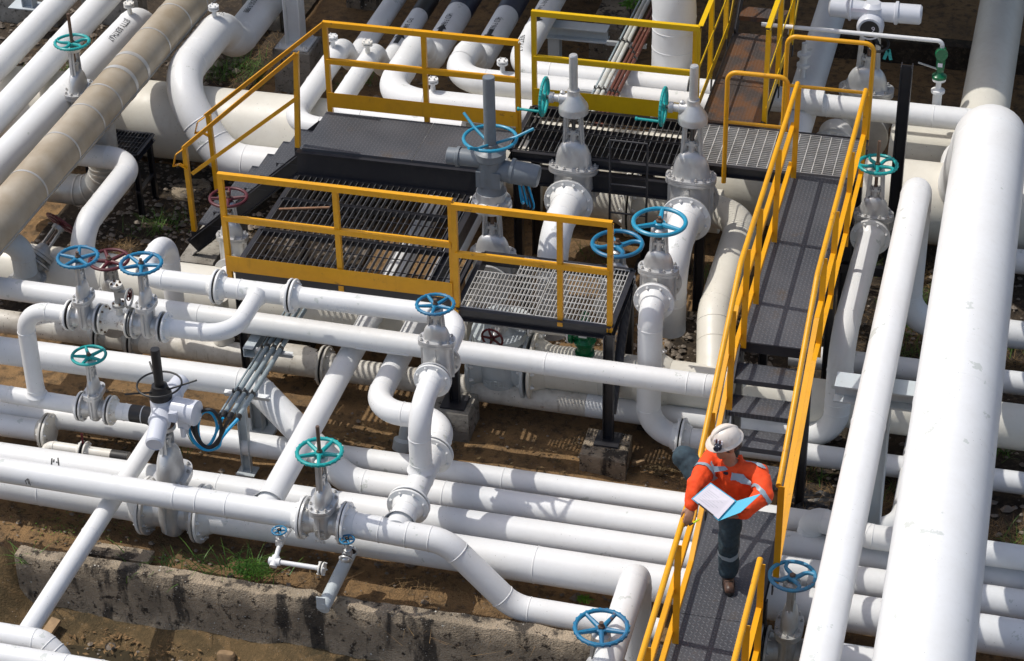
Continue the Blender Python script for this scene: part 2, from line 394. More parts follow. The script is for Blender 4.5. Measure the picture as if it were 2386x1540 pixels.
def weld(b, q, d, r):
    h = .004+.03*r; b.lathe([(r*.995, -h), (r+.0035, -h*.5), (r+.0045, 0), (r+.0035, h*.5), (r*.995, h)], q, d, 32, False)
def pipe(label, pts, r, mat='white', bend=None, welds=True, extra=(), branches=(), group=None, name='pipe', cat='pipe'):
    """one welded run of pipe, its branches welded into it"""
    b = MB(); pipe_mb(b, pts, r, bend, welds, extra)
    for bp, br, bb in branches:
        pipe_mb(b, bp, br, bb, True); q, d = Vector(bp[0]), (Vector(bp[1])-Vector(bp[0])).normalized()
        b.lathe([(br*1.28, r*.80), (br*1.12, r*1.0), (br*1.03, r*1.16), (br*1.0, r*1.3)], q, d, 28, False)
        weld(b, q+d*r*1.55, d, br)
    o = b.build(name, mat, None, org=pts[0]); return tag(o, label, cat, group)
def stub(parent_label, p, r, h=.12, rf=.06, mat='white', bm='white_clean', ax=Z):
    """small vent with a bolted blind cap, standing on a pipe"""
    p = Vector(p); ax = Vector(ax).normalized()
    b = MB(); b.lathe([(.028, -.03), (.028, h*.5), (.024, h*.5), (.024, h)], p, ax, 16)
    b.lathe([(.02, h-.01), (rf, h-.01), (rf, h+.012), (.02, h+.012)], p, ax, 24)
    o = b.build('vent_stub', mat, None, org=p); tag(o, parent_label, 'vent', 'capped vents on the pipes')
    k = MB(); k.lathe([(.02, h+.012), (rf*.9, h+.012), (rf*.9, h+.02), (.02, h+.02)], p, ax, 24); k.build('gasket', 'gasket', o)
    c = MB(); c.lathe([(.0, h+.02), (rf, h+.02), (rf, h+.042), (0, h+.042)], p, ax, 24); cc = c.build('cap', mat, o)
    for j in range(4):
        a = 2*math.pi*(j+.5)/4; u, w_ = perp(ax); bolt(cc, p+(u*math.cos(a)+w_*math.sin(a))*rf*.68+ax*(h+.042), ax, .011, bm)
    return o
# ------------------------------------------------------------------ valves
def handwheel(parent, c, ax, R, mat, spokes=5, tube=None, curl=.0, hub='stem', name='handwheel', dish=.03, knobs=True, u0=0.0):
    c, ax = Vector(c), Vector(ax).normalized(); u, w_ = perp(ax); tb = tube or R*.075+.003
    b = MB(); b.torus(c, ax, R, tb, 48, 10)
    if knobs:
        for j in range(24):
            a = 2*math.pi*j/24; q = c+(u*math.cos(a)+w_*math.sin(a))*(R+tb*.35)
            b.tube([q-ax*tb*.6, q+ax*tb*.6], tb*.85, 8)
    for j in range(spokes):
        a = u0+2*math.pi*j/spokes; P = []
        for k in range(7):
            f = k/6; aa = a+curl*math.sin(f*math.pi)*.9; rr = R*(.16+.84*f)
            P.append(c+(u*math.cos(aa)+w_*math.sin(aa))*rr-ax*dish*(1-f)*R*2.5)
        b.tube(P, [tb*(1.25-.35*k/6) for k in range(7)], 8)
    hc = c-ax*dish*R*2.5
    b.lathe([(R*.1, -R*.13), (R*.23, -R*.1), (R*.24, R*.05), (R*.2, R*.08), (R*.1, R*.08)], hc, ax, 24)
    o = b.build(name, mat, parent)
    k = MB(); k.lathe([(.02, R*.08), (R*.145, R*.08), (R*.145, R*.16), (R*.12, R*.19), (.02, R*.19)], hc, ax, 6)
    k.build('hub_nut', hub, o)
    return o
def gate_valve(label, axis, flow, r, yb, wheel=None, rx=None, top=None, color='teal', spokes=5, mat='silver', nf=8, curl=0., zw=None, zb=None, R=None,
               stem='stem', bmat='bolt', group='gate valves', yoke=True, knobs=True, u0=.3, bn=10, topwork=None, fl=True, fmat=None, bw=1.0, tall=1.0):
    """axis: point on the pipe axis; flow: direction along X ('x') or Y ('y'); yb, wheel, top: heights given as photo rows above the axis"""
    A = Vector(axis); s = PX(A)[2]
    zb = (zat(A, yb)-A.z) if zb is None else zb
    if wheel is not None: zw = zat(A, wheel)-A.z
    if rx is not None: R = rx/PX(A+Z*zw)[2]
    zt = (zat(A, top)-A.z) if top is not None else (zw or zb)+.05
    rz = 0 if flow == 'x' else math.pi/2
    v = lroot('gate_valve', A, label, 'valve', group, rz)
    a = max(.12, r*1.45+.02)                       # half the face to face length
    rb = r*1.0
    b = MB()
    ex, ey = r*.64*bw, r*1.28                      # wedge chamber, thin along the flow
    b.sup([(0, 0, -r*1.28, ex*.45, ey*.4), (0, 0, -r*1.22, ex*.8, ey*.7), (0, 0, -r*.8, ex*1.02, ey*.98), (0, 0, 0, ex*1.12, ey*1.06), (0, 0, r*.7, ex*1.02, ey*1.02), (0, 0, max(r*1.0, zb*.8), ex*.98, ey), (0, 0, zb-.004, ex, ey)], 2.8, 36)
    for sg in (-1, 1):
        b.lathe([(r*1.04, 0), (r*1.06, a*.55), (r*1.15, a*.8), (r*1.2, a-.02)], (0, 0, 0), X*sg, 28, False)
        b.bar(V(sg*(ex*.9), 0, r*.9), V(sg*(ex*.9), 0, zb-.01), .014, r*.34, X)
        b.bar(V(0, sg*ey*.98, -r*.6), V(0, sg*ey*.98, zb-.01), .014, r*.5, Y)
    b.build('body', mat, v)
    if fl:
        for sg in (-1, 1): flange(v, V(sg*a, 0, 0), X*-sg, r, nf, fmat or mat, bmat, gasket=False)
    tf = .014+.09*r; ox, oy = ex*1.42+.012, ey*1.24+.008
    f = MB(); f.sup([(0, 0, zb-.004, ox, oy), (0, 0, zb+tf, ox, oy)], 2.6, 40); f.sup([(0, 0, zb+tf+.004, ox, oy), (0, 0, zb+2*tf+.004, ox, oy)], 2.6, 40)
    f.sup([(0, 0, zb+tf-.002, ox*.96, oy*.97), (0, 0, zb+tf+.006, ox*.96, oy*.97)], 2.6, 32)
    bf = f.build('bonnet_flange', mat, v); z1 = zb+2*tf+.004
    for j in range(bn):
        t = 2*math.pi*(j+.5)/bn; c, q = math.cos(t), math.sin(t)
        p = V(ox*.84*math.copysign(abs(c)**(2/2.6), c), oy*.87*math.copysign(abs(q)**(2/2.6), q), z1)
        bolt(bf, p, Z, .008+.06*r, bmat)
    hd = r*1.6*tall
    d = MB(); d.sup([(0, 0, z1-.002, ex*1.0, ey*.98)]+[(0, 0, z1+hd*math.sin(math.pi/2*k/9), (ex*.97)*max(.30, math.cos(math.pi/2*k/9)**.62), (ey*.95)*max(.22, math.cos(math.pi/2*k/9)**.72)) for k in range(1, 10)]+[(0, 0, z1+hd*1.06, ex*.34, ey*.26)], 2.2, 36)
    d.build('bonnet', mat, v); z2 = z1+hd
    if zw is None and topwork is None: return v, z2, a
    zy = (zw-.03-.1*R) if zw else zt
    if yoke:
        y = MB(); aw = .018+.10*r; ya = r*.50+.012
        for sg in (-1, 1):
            y.bar(V(0, sg*ya, z2-hd*.16), V(0, sg*ya*.80, zy-.02), aw*1.5, aw*.42, X); y.bar(V(aw*.55, sg*ya*1.02, z2-hd*.2), V(aw*.55, sg*ya*.82, zy-.025), aw*.35, aw*.9, X)
            y.bar(V(-aw*.55, sg*ya*1.02, z2-hd*.2), V(-aw*.55, sg*ya*.82, zy-.025), aw*.35, aw*.9, X)
        y.lathe([(.02, zy-.05), (ya*.95+aw*.3, zy-.05), (ya*.95+aw*.3, zy-.015), (ya*.7, zy+.004), (.02, zy+.004)], (0, 0, 0), Z, 24)
        yk = y.build('yoke', mat, v)
        g = MB(); zg = z2+.03+.25*r
        g.sup([(0, 0, zg, r*.18+.01, ya*.78), (0, 0, zg+.02+.05*r, r*.18+.01, ya*.78)], 2.4, 20); g.cyl((0, 0, z2-.01), (0, 0, zg+.05), r*.2+.006, seg=16)
        gl = g.build('gland', mat, v)
        for sg in (-1, 1): 
            e = MB(); e.cyl((0, sg*ya*.58, z2), (0, sg*ya*.58, zg+.05+.1*r), .006+.02*r, seg=8); e.lathe([(.012+.03*r, zg+.02+.05*r), (.012+.03*r, zg+.035+.08*r)], (0, sg*ya*.58, 0), Z, 6); e.build('gland_bolt', bmat, gl)
    st = MB(); sr = .008+.085*r
    if zt-(zw or zt) > .12:
        P = [V(0, 0, z2)]+[V(0, 0, z2+(zt-z2)*k/80) for k in range(1, 81)]; st.tube(P, [sr*(1 if k % 2 else .9) for k in range(81)], 12)
    else: st.cyl((0, 0, z2), (0, 0, zt), sr, seg=14)
    st.build('stem', stem, v)
    if topwork is None: handwheel(v, (0, 0, zw), Z, R, color, spokes, curl=curl, knobs=knobs, u0=u0)
    return v, z2, a
def gear_top(v, axis, zbell0, ztop, Rb, wheelp, RW, color='teal', cover='silver'):
    """bevel gear head, its side wheel on -X and the pipe that covers the stem; v's own frame has the flow along its x"""
    g = MB(); h = Rb*1.0
    g.lathe([(Rb*.55, zbell0), (Rb, zbell0+.01), (Rb, zbell0+h*.45), (Rb*.96, zbell0+h*.62), (Rb*.45, zbell0+h*1.35), (Rb*.42, zbell0+h*1.42), (Rb*.42, zbell0+h*1.75), (.03, zbell0+h*1.78)], (0, 0, 0), Z, 36)
    zs = zbell0+h*1.0
    g.lathe([(Rb*.42, 0), (Rb*.40, Rb*.9), (Rb*.27, Rb*1.0), (Rb*.27, Rb*1.35), (Rb*.37, Rb*1.36), (Rb*.37, Rb*1.62), (.02, Rb*1.63)], (0, 0, zs), Y, 24)
    g.lathe([(.016, 0), (.026, .0), (.026, .02), (.01, .035)], (0, Rb*.75, zs+Rb*.38), Z, 12)
    o = g.build('gear_head', 'silver', v)
    c = MB(); c.cyl((0, 0, zbell0+h*1.7), (0, 0, ztop), Rb*.29, seg=24); c.lathe([(Rb*.29, ztop-.002), (Rb*.25, ztop+.012), (.0, ztop+.014)], (0, 0, 0), Z, 24); c.build('stem_cover', cover, v)
    s = MB(); s.cyl((0, Rb*1.5, zs), (0, Rb*2.0, zs), .018, seg=12); s.build('drive_shaft', 'stemgrey', o)
    hw = handwheel(v, (0, Rb*2.0, zs), Y, RW, color, 4, dish=.0, curl=.15, u0=.5)
    k = MB(); k.cyl((0, Rb*2.0, zs-RW*.95), (0, Rb*2.0+.26, zs-RW*.92), .014, seg=10); k.cyl((0, Rb*2.0+.26, zs-RW*.92), (0, Rb*2.0+.28, zs-RW*.92), .02, seg=10); k.build('crank_grip', color, hw)
    return o
# ------------------------------------------------------------------ the setting: ground, wall, beds
def noise2(x, y):
    return (math.sin(x*2.1+1.3*math.sin(y*1.7))+math.sin(y*2.9+x*1.1+1.9*math.sin(x*.9))+.6*math.sin(x*6.3+y*4.7)+.4*math.sin(x*11.1-y*9.7))/3
def sheet(name, x0, x1, y0, y1, z, amp, step, mat, fn=None):
    b = MB(); nx, ny = int((x1-x0)/step)+1, int((y1-y0)/step)+1
    vs = []
    for j in range(ny+1):
        for i in range(nx+1):
            x, y = x0+(x1-x0)*i/nx, y0+(y1-y0)*j/ny; vs.append((x, y, z+amp*noise2(x*1.3, y*1.3)+(fn(x, y) if fn else 0)))
    b.add(vs, [(j*(nx+1)+i, j*(nx+1)+i+1, (j+1)*(nx+1)+i+1, (j+1)*(nx+1)+i) for j in range(ny) for i in range(nx)])
    return tag(b.build(name, mat, smooth=180), kind='structure')
sheet('ground', -22, 12, 14.2, 36, -.02, .035, .16, 'dirt')
far = MB(); far.add([(-150, 36, -.06), (150, 36, -.06), (150, 260, -.06), (-150, 260, -.06)], [(0, 1, 2, 3)]); far.add([(-150, -40, -.62), (150, -40, -.62), (150, 8, -.62), (-150, 8, -.62)], [(0, 1, 2, 3)])
far.add([(12, 8, -.3), (150, 8, -.62), (150, 36, -.06), (12, 36, -.06)], [(0, 1, 2, 3)]); far.add([(-150, 8, -.62), (-22, 8, -.3), (-22, 36, -.06), (-150, 36, -.06)], [(0, 1, 2, 3)])
tag(far.build('far_ground', 'dirt'), kind='structure')
sheet('ditch', -22, 12, 8, 14.3, -.50, .045, .12, 'mud', lambda x, y: .16*max(0, min(1, (y-13.75)/.4))+.05*noise2(x*3, y*3)+(.42*max(0, min(1, (y-13.55)/.65))*max(0, min(1, (-8.28-x)/.25))))
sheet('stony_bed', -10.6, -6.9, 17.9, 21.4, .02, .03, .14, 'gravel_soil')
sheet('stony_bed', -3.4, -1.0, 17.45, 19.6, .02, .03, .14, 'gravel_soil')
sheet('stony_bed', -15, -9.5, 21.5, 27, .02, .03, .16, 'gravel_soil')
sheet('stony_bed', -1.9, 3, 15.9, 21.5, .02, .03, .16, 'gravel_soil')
# the old concrete bund wall in front
b = MB()
def wall_pt(x, k):
    top = .175+.018*noise2(x*1.9, 3.1)+.008*noise2(x*9, 1); bk = 14.27+.012*noise2(x*2.5, 7)+.008*noise2(x*11, 2)
    fr = 14.115+.012*noise2(x*3.3, 5); e = .008*noise2(x*9, 9); ch = .012*max(0, noise2(x*6.1, 4))
    if -5.0 > x > -5.6: top -= .02
    return [(x, bk, -.3), (x, bk, top-.02), (x, bk-.012, top), (x, fr+.012+ch, top+e*.4), (x, fr, top-.018-ch), (x, fr-.008+e, top-.20), (x, fr-.004-e, top-.40), (x, fr-.03+e, top-.56), (x, fr-.07+e, -.75)][k]
xs = [-8.40+i*.045 for i in range(int(10.4/.045))]
rows = [[wall_pt(x, k) for k in range(9)] for x in xs]
b.rings([[Vector(p) for p in r] for r in rows])
wall = tag(b.build('concrete_wall', 'concrete', smooth=40), 'long weathered concrete bund wall, stained black and brown, along the bottom', 'wall')
b = MB(); b.add([(*W(210, 1508, -.47).xy, -.47), (*W(330, 1518, -.47).xy, -.47), (*W(420, 1560, -.47).xy, -.47), (*W(90, 1560, -.47).xy, -.47), (*W(150, 1500, -.47).xy, -.47)], [(0, 1, 2, 3, 4)])
tag(b.build('puddle', 'water'), kind='structure')
def slab(name, label, cat, pts, z0, z1, mat, group=None):
    """an upright block over a quadrilateral"""
    b = MB(); n = len(pts); bev = .012
    c = sum((Vector((p[0], p[1], 0)) for p in pts), Vector((0, 0, 0)))/n
    def ring(z, f): return [Vector((c.x+(p[0]-c.x)*f, c.y+(p[1]-c.y)*f, z)) for p in pts]
    b.rings([ring(z0, 1), ring(z1-bev, 1), ring(z1, .96)]); return tag(b.build(name, mat, None, org=(c.x, c.y, z0)), label, cat, group)
def block(label, x0, x1, y0, y1, z0, z1, mat='concrete_grey', name='concrete_block', cat='concrete block', group=None):
    return slab(name, label, cat, [(x0, y0), (x1, y0), (x1, y1), (x0, y1)], z0, z1, mat, group)
# sleepers the low pipes rest on
block('concrete sleeper under the low pipes, below the walkway', -2.12, -1.88, 14.5, 16.4, -.1, .15, name='sleeper', cat='sleeper')

# ------------------------------------------------------------------ overhead roof that shades the far side (its eaves stand above the picture)
rf = MB()
x0, x1, y0, y1, zr = -13, 6, 23.45, 40, 6.2
for i in range(60):
    xa, xb = x0+(x1-x0)*i/60, x0+(x1-x0)*(i+1)/60; zz = zr+(.05 if i % 2 else 0)
    rf.box(((xa+xb)/2, (y0+y1)/2, zz), xb-xa-.001, y1-y0, .05)
roof = tag(rf.build('pipe_shed_roof', 'roofsheet', None, org=(-5, 24, 0)), 'sheet roof over the far pipes', 'roof')
# ------------------------------------------------------------------ pipes
def rowY(p, py):
    """the point straight along Y from p that shows on photo row py"""
    lo, hi = p.y-15, p.y+25
    for _ in range(50):
        k = (lo+hi)/2
        if PX((p.x, k, p.z))[1] > py: lo = k
        else: hi = k
    return Vector((p.x, k, p.z))
def dz(p, z): return Vector((p.x, p.y, z))
G_LOW, G_V, G_T = 'low pipes of the front bank', 'pipes running away on the left', 'stencilled pipes at the back'
# -- front bank, from the wall backwards
a2v = W(408, 1187, .32)
A2a = pipe('widest low white pipe nearest the wall, left of the motor valve', [W(-90, 1105, .32), V(a2v.x-.27, a2v.y, .32)], .165, extra=(.45,), group=G_LOW)
A2b = pipe('widest low white pipe nearest the wall, right of the motor valve and under the walkway', [V(a2v.x+.27, a2v.y, .32), V(3.5, 14.82, .32)], .165, extra=(.3, .55), group=G_LOW)
flange(A2a, V(a2v.x-.262, a2v.y, .32), -X, .165, 12); flange(A2b, V(a2v.x+.262, a2v.y, .32), X, .165, 12)
A3 = pipe('low white pipe second from the wall, with black paint marks at its left end', [W(-90, 1051, .30), V(3.5, 15.30, .30)], .138, extra=(.2, .62), group=G_LOW)
A4y = 15.66
PMc = W(591, 894, .75); A4c = W(812, 1122, .275)
A4 = pipe('white pipe that slopes down from the conduit rack and joins the low bank', [W(-90, 804, .75), PMc, A4c, V(3.5, A4y, .275)], .135, bend=[0, .42, .5, 0], extra=(2.1,), group=G_LOW)
A5c = W(2098, 1247, .265)
A5 = pipe('low white pipe fourth from the wall, ending in a bend under the great pipe', [W(-90, 940, .265), V(A5c.x, 16.06, .265), V(A5c.x+.02, 19.0, .265)], .115, bend=.34, extra=(.4, .6), group=G_LOW)
A6c = W(1945, 1024, .27)
fl13 = W(2028, 552, 0)
zt13 = zat(A6c, 792)
v13f = W(2028, 552, zt13)
A6l = W(-90, 735, .27); A6m = A6l.lerp(A6c, .735)
A6 = pipe('grimy low white pipe behind the loops, striped by shadows of the gratings', [A6l, A6m], .122, mat='dirty', extra=(.62,), group=G_LOW)
A6r = pipe('white pipe rising to the flange of the teal valve beside the black column', [A6m+X*.002, A6c, dz(A6c, zt13), Vector((v13f.x, v13f.y, zt13))], .122, bend=[0, .34, .34, 0], extra=(.5, 1.4))
flange(A6r, Vector((v13f.x, v13f.y, zt13)), -Y, .118, 8)
p = W(757, 852, .27); 
for sg, lab in ((-1, 0), (1, 0)): flange(A6, Vector((p.x+sg*.008, p.y, p.z)), X*sg, .122, 8, 'dirty', 'bolt')
for xx in (237, 315):
    q = W(xx, 779+(xx-237)*.14, .27)
    for sg in (-1, 1): flange(A6, q+X*(sg*.008), X*sg, .13, 8, 'silver_old', 'bolt')
# right of the walkway, other low pipes
v15a = W(1835, 1518, .40)
A0 = pipe('low white pipe coming from the valve at the bottom right corner', [v15a+X*.2, V(3.5, v15a.y, .40)], .14, group=G_LOW); flange(A0, v15a+X*.205, X, .14, 8)
A0l = pipe('short white pipe ending left of the valve at the bottom right corner', [v15a-X*.2, v15a-X*.75], .14); flange(A0l, v15a-X*.205, -X, .14, 8)
e0 = W(1885, 1285, .50)
pipe('low white pipe with a round end beside the walkway, near the curled blue handwheel', [V(e0.x-.06, 15.66+.12, .30), V(e0.x-.02, 15.66+.12, .55), V(e0.x+.5, 15.62, .56), V(3.5, 15.62, .56)], .11, bend=.12, group=G_LOW)
# -- A1: long branch line in front, with its tees
A1l = W(0, 1094, .86); v6 = W(757, 1212, .86); A1r = W(960, 1250, .86)
A1y = v6.y
D2t = Vector((W(618, 1186, .86).x, 0, .86)); D2t.y = A1l.y+(v6.y-A1l.y)*(D2t.x-A1l.x)/(v6.x-A1l.x)
A1 = pipe('long white pipe in front with a slanting branch, left of the teal wheeled valve', [A1l+(A1l-v6).normalized()*.6, v6-X*.19], .113, extra=(.66, .72, .80), branches=[([D2t, V(D2t.x, 20.6, .86)], .113, None)])
flange(A1, v6-X*.186, -X, .113, 8)
br = W(952, 1177, .86); t1 = Vector((br.x, A1y, .86))
c1 = WY(1040, 1262, A1y); c2 = WY(1197, 1415, A1y); c3 = WY(1470, 1461, A1y)
A1b = pipe('white pipe right of the teal wheeled valve that bends down towards the bottom blue handwheel', [v6+X*.19, c1, c2, c3+(c3-c2).normalized()*.0+X*.25], .113, bend=[0, .34, .34, 0], extra=(.35, .62), branches=[([t1, br-Y*.012], .113, None)])
flange(A1b, v6+X*.186, X, .113, 8); flange(A1b, br-Y*.006, -Y, .113, 8)
# branch from the tee up to the blue valve and back to the pipe under the platform
jn = rowY(br, 1112); f2 = rowY(br, 1058); k2 = rowY(br, 979); k3 = Vector((W(868, 952, .86).x, k2.y, .86))
v7z = 1.6
v7c = dz(jn, v7z); v7f = rowY(v7c, 884)
BR = pipe('white upright pipe bending from the middle blue handwheel valve down to the flanged tee', [br+Y*.012, f2-Y*.012], .113, branches=[([jn, v7c, v7f-Y*.006], .10, .30)], extra=(.5,))
flange(BR, br+Y*.006, Y, .113, 8); flange(BR, f2-Y*.006, -Y, .113, 8); flange(BR, v7f-Y*.006, -Y, .10, 8)
D3 = pipe('white pipe under the platform that swings round in a double bend behind the upright pipe', [f2+Y*.012, k2, k3, V(k3.x, 20.8, .86)], .113, bend=.30)
flange(D3, f2+Y*.006, Y, .113, 8)
# -- long upper pipe across the middle
Q1 = pipe('long white pipe across the middle, patched with grey-green primer, ending behind the steps', [W(-90, 658, 1.12), W(1690, 905, 1.12), W(1730, 870, .9)], .108, extra=(.33, .78, .955), bend=.2)
qa, qc = W(-90, 658, 1.12), W(1690, 905, 1.12)
fr = lambda px_: qa.lerp(qc, (px_+90)/1780)+V(0, -.8, -.6)*.107
b = MB(); b.bar(fr(872), fr(992), .014, .03, V(0, -.8, -.6).cross(X)); b.build('wear_strip', 'white', Q1)
# -- left loop with two blue valves
P1a = W(0, 916, .62); v4 = W(225, 951, .62); t4 = Vector((W(90, 929, .62).x, v4.y, .62))
zQ = zat(t4, 719)
c90 = dz(t4, zQ); v2 = Vector((W(203, 736, zQ).x, t4.y, zQ)); v3 = Vector((W(350, 753, zQ).x, t4.y, zQ))
P1 = pipe('white pipe with an upright looping branch, left of the low teal handwheel', [P1a+(P1a-v4).normalized()*.5, v4-X*.155], .083, branches=[([t4, c90, v2-X*.162], .083, .25)], extra=(.45,))
flange(P1, v4-X*.150, -X, .083, 8); flange(P1, v2-X*.158, -X, .083, 8)
d1c = Vector((W(389, 968, .62).x, v4.y, .62)); d1e = rowY(d1c, 1498)
D1 = pipe('slim white pipe slanting down to the bottom left corner from a black daubed bend', [v4+X*.155, d1c, d1e], .083, bend=.22, extra=(.25, 1.55))
flange(D1, v4+X*.150, X, .083, 8, 'white_rusty', 'white_clean')
b = MB(); pp, _mk = fillet([v4+X*.155, d1c, d1e], .22)
b.tube([pp[0].lerp(pp[1], .62)]+[pp[0].lerp(pp[1], .8), pp[1]]+pp[2:8], [.0836, .0845, .0845]+[.0845]*5+[.0836], 28, False); b.build('black_paint', 'ink', D1)
BLa = W(-60, 1470, .62)
pipe('white pipe with a domed end at the bottom left corner', [BLa, Vector((W(95, 1500, .62).x, BLa.y, .62)), Vector((W(140, 1512, .62).x, BLa.y-.05, .5)), Vector((W(140, 1512, .62).x+.02, BLa.y-.1, -.2))], .105, bend=.16)
pipe('white pipe cut off by the bottom left corner of the picture', [W(-60, 1520, .66), Vector((W(300, 1560, .66).x, W(-60, 1520, .66).y, .66)), Vector((W(300, 1560, .66).x+.3, W(-60, 1520, .66).y, .1))], .11, extra=(.62,))
Bs = W(0, 990, .25); Be = W(112, 1003, .25)
B_ = pipe('short low white pipe closed by a blind flange at the left edge', [Bs-X*.4, Vector((Be.x, Bs.y, .25))], .108)
flange(B_, Vector((Be.x+.0, Bs.y, .25)), -X, .108, 8, 'dirty', 'white_clean'); flange(B_, Vector((Be.x+.006, Bs.y, .25)), X, .108, 8, 'white_rusty', 'white_clean', neck=False, blind=True, t=.03)
# spool between the two blue valves, with a rusty vent
sx0, sx1 = v2.x+.152, v3.x-.152
SP = pipe('short rust streaked pipe between the two blue handwheel valves', [Vector((sx0+.006, t4.y, zQ)), Vector((sx1-.006, t4.y, zQ))], .083, mat='white_rusty', welds=False)
flange(SP, Vector((sx0+.006, t4.y, zQ)), X, .083, 8, 'white_rusty', 'boltrust'); flange(SP, Vector((sx1-.02, t4.y, zQ)), -X, .083, 8, 'white_rusty', 'boltrust')
b = MB(); sp = Vector((sx1-.012, t4.y, zQ)); b.torus(sp+Z*.27, X, .085, .012, 32, 8); b.bar(sp+Z*.08, sp+Z*.185, .03, .012, X); b.lathe([(.07, -.006), (.125, -.006), (.125, .006), (.07, .006)], sp, X, 28)
tag(b.build('line_blind', 'silver_old', None, org=sp), 'silver figure eight line blind, its ring standing up beside the right blue valve', 'line blind')
# line Q2 with its branch and the arch
Q2y = W(690, 690.6, zQ).y
arch1 = Vector((W(322, 645, zQ).x, Q2y, zQ)); arch2 = rowY(arch1, 552); fq1 = Vector((W(508, 668, zQ).x, Q2y, zQ)); fq2 = Vector((W(681, 690, zQ).x, Q2y, zQ))
Q2a = pipe('white pipe rising in an arch behind the right blue valve', [dz(arch2, .55), arch2, arch1, fq1-X*.012], .097, bend=.26)
flange(Q2a, fq1-X*.006, -X, .097, 8)
bj = Vector((W(604, 680, zQ).x, Q2y, zQ)); cB = Vector((bj.x, t4.y, zQ))
Q2b = pipe('white pipe with a swept branch joining it from the right blue valve', [fq1+X*.012, fq2-X*.012], .097, branches=[([bj, cB, v3+X*.162], .083, .27)], extra=(.3,))
flange(Q2b, fq1+X*.006, X, .097, 8); flange(Q2b, fq2-X*.006, -X, .097, 8); flange(Q2b, v3+X*.158, X, .083, 8)
v7 = rowY(v7c, 884)+Y*.165
q2c = Vector((v7.x, Q2y, zQ))
Q2c = pipe('white pipe along the yellow toe board, bending down into the middle blue valve', [fq2+X*.012, q2c+Z*0, Vector((v7.x, v7.y+.17, v7z))], .097, bend=.25)
flange(Q2c, fq2+X*.006, X, .097, 8)
# -- big headers
Cl = pipe('wide cream header pipe behind the left valves, running under the platform', [W(-90, 610, .55), Vector((W(1085, 800, .55).x, W(-90, 610, .55).y, .55)), ], .28, mat='cream', extra=(.3, .6))
cy = W(1250, 850, .55).y
Cr = pipe('cream header pipe with flanged tees, running under the walkway to the right edge', [Vector((W(1243, 850, .55).x, cy, .55)), V(4.0, cy, .55)], .215, mat='cream', extra=(.08, .35, .5))
flange(Cr, Vector((W(1243, 850, .55).x, cy, .55)), X, .215, 12, 'cream', 'white_clean')
fx = Vector((W(1525, 880, .55).x, cy, .55))
flange(Cr, fx-X*.008, -X, .215, 12, 'cream', 'white_clean'); flange(Cr, fx+X*.008, X, .215, 12, 'cream', 'white_clean')
pipe('white pipe low behind the cream header, right of the steps', [W(1840, 826, .35), Vector((4.0, W(1840, 826, .35).y, .35))], .115, extra=(.3,))
U2 = pipe('huge cream header pipe running behind the platform from edge to edge', [W(-90, 228, .65), V(5, W(2160, 470, .65).y, .65)], .44, mat='cream', extra=(.28, .42, .83, .9))
u4y = W(2160, 352, .60).y
U4 = pipe('cream header pipe behind the flanged valve on the right', [V(-1.55, u4y, .6), V(5, u4y, .6)], .27, mat='cream', extra=(.35,))
u3 = W(1850, 238, 1.2)
U3 = pipe('white pipe crossing behind the grating landing towards the great pipe', [V(-3.4, u3.y, 1.2), Vector((W(2300, 284, 1.2).x, u3.y, 1.2)), ], .125, extra=(.4, .8))
# gear valve down pipes into the headers
g1f, g2f = W(1326, 469, 1.4), W(1599, 508, 1.4)
def gv_pipe(label, f, colx, coly, zend, r):
    c = rowY(f, coly); 
    o = pipe(label, [f, Vector((f.x, W(colx, coly, 1.4).y, 1.4)), Vector((f.x, W(colx, coly, 1.4).y, zend))], r, bend=.40, extra=(1.6,))
    flange(o, f, -Y, r, 12); return o
GP1 = gv_pipe('white pipe curving down from the left geared valve', g1f, 1300, 560, .3, .155)
GP2 = gv_pipe('white pipe curving down from the right geared valve into the cream header tee', g2f, 1570, 600, .55, .155)
C5 = pipe('grimy cream pipe curving down beside the walkway, striped by the landing grating', [W(1560, 470, .95), W(1735, 505, .95), Vector((W(1735, 505, .95).x+.0, cy+.75, .90)), Vector((W(1600, 905, .55).x+.25, cy, .55))], .17, mat='cream', bend=[0, .4, .5, 0], extra=(2.4,))
x0 = W(1475, 470, .72)
C6 = pipe('cream pipe with a rust stained flange pair behind the small black ladder', [x0-X*.9, x0+X*.95], .235, mat='cream', welds=False)
flange(C6, x0-X*.008, -X, .235, 14, 'cream', 'white_clean'); flange(C6, x0+X*.008, X, .235, 14, 'cream', 'white_clean')
# v8 drop
b8 = W(1490, 1006, .27); z8 = zat(b8, 722); t8 = dz(b8, z8); f8 = Vector((t8.x, W(1525, 700, z8).y, z8))
f8 = Vector((W(1525, 700, z8).x, W(1525, 700, z8).y, z8))
fb8 = Vector((W(1587, 1020, .27).x, b8.y, .27))
E8 = pipe('white pipe dropping from the three spoked blue handwheel valve and turning to the walkway', [f8-Y*.006, Vector((f8.x, b8.y, z8)), Vector((f8.x, b8.y, .27)), fb8-X*.008], .115, bend=.33, extra=(1.5,))
flange(E8, f8-Y*.004, -Y, .115, 8); flange(E8, fb8-X*.004, -X, .115, 8)
E8b = pipe('low white pipe passing under the steps from the flange behind the worker', [fb8+X*.008, V(3.5, b8.y, .27)], .105, extra=(.3,))
flange(E8b, fb8+X*.004, X, .115, 8)
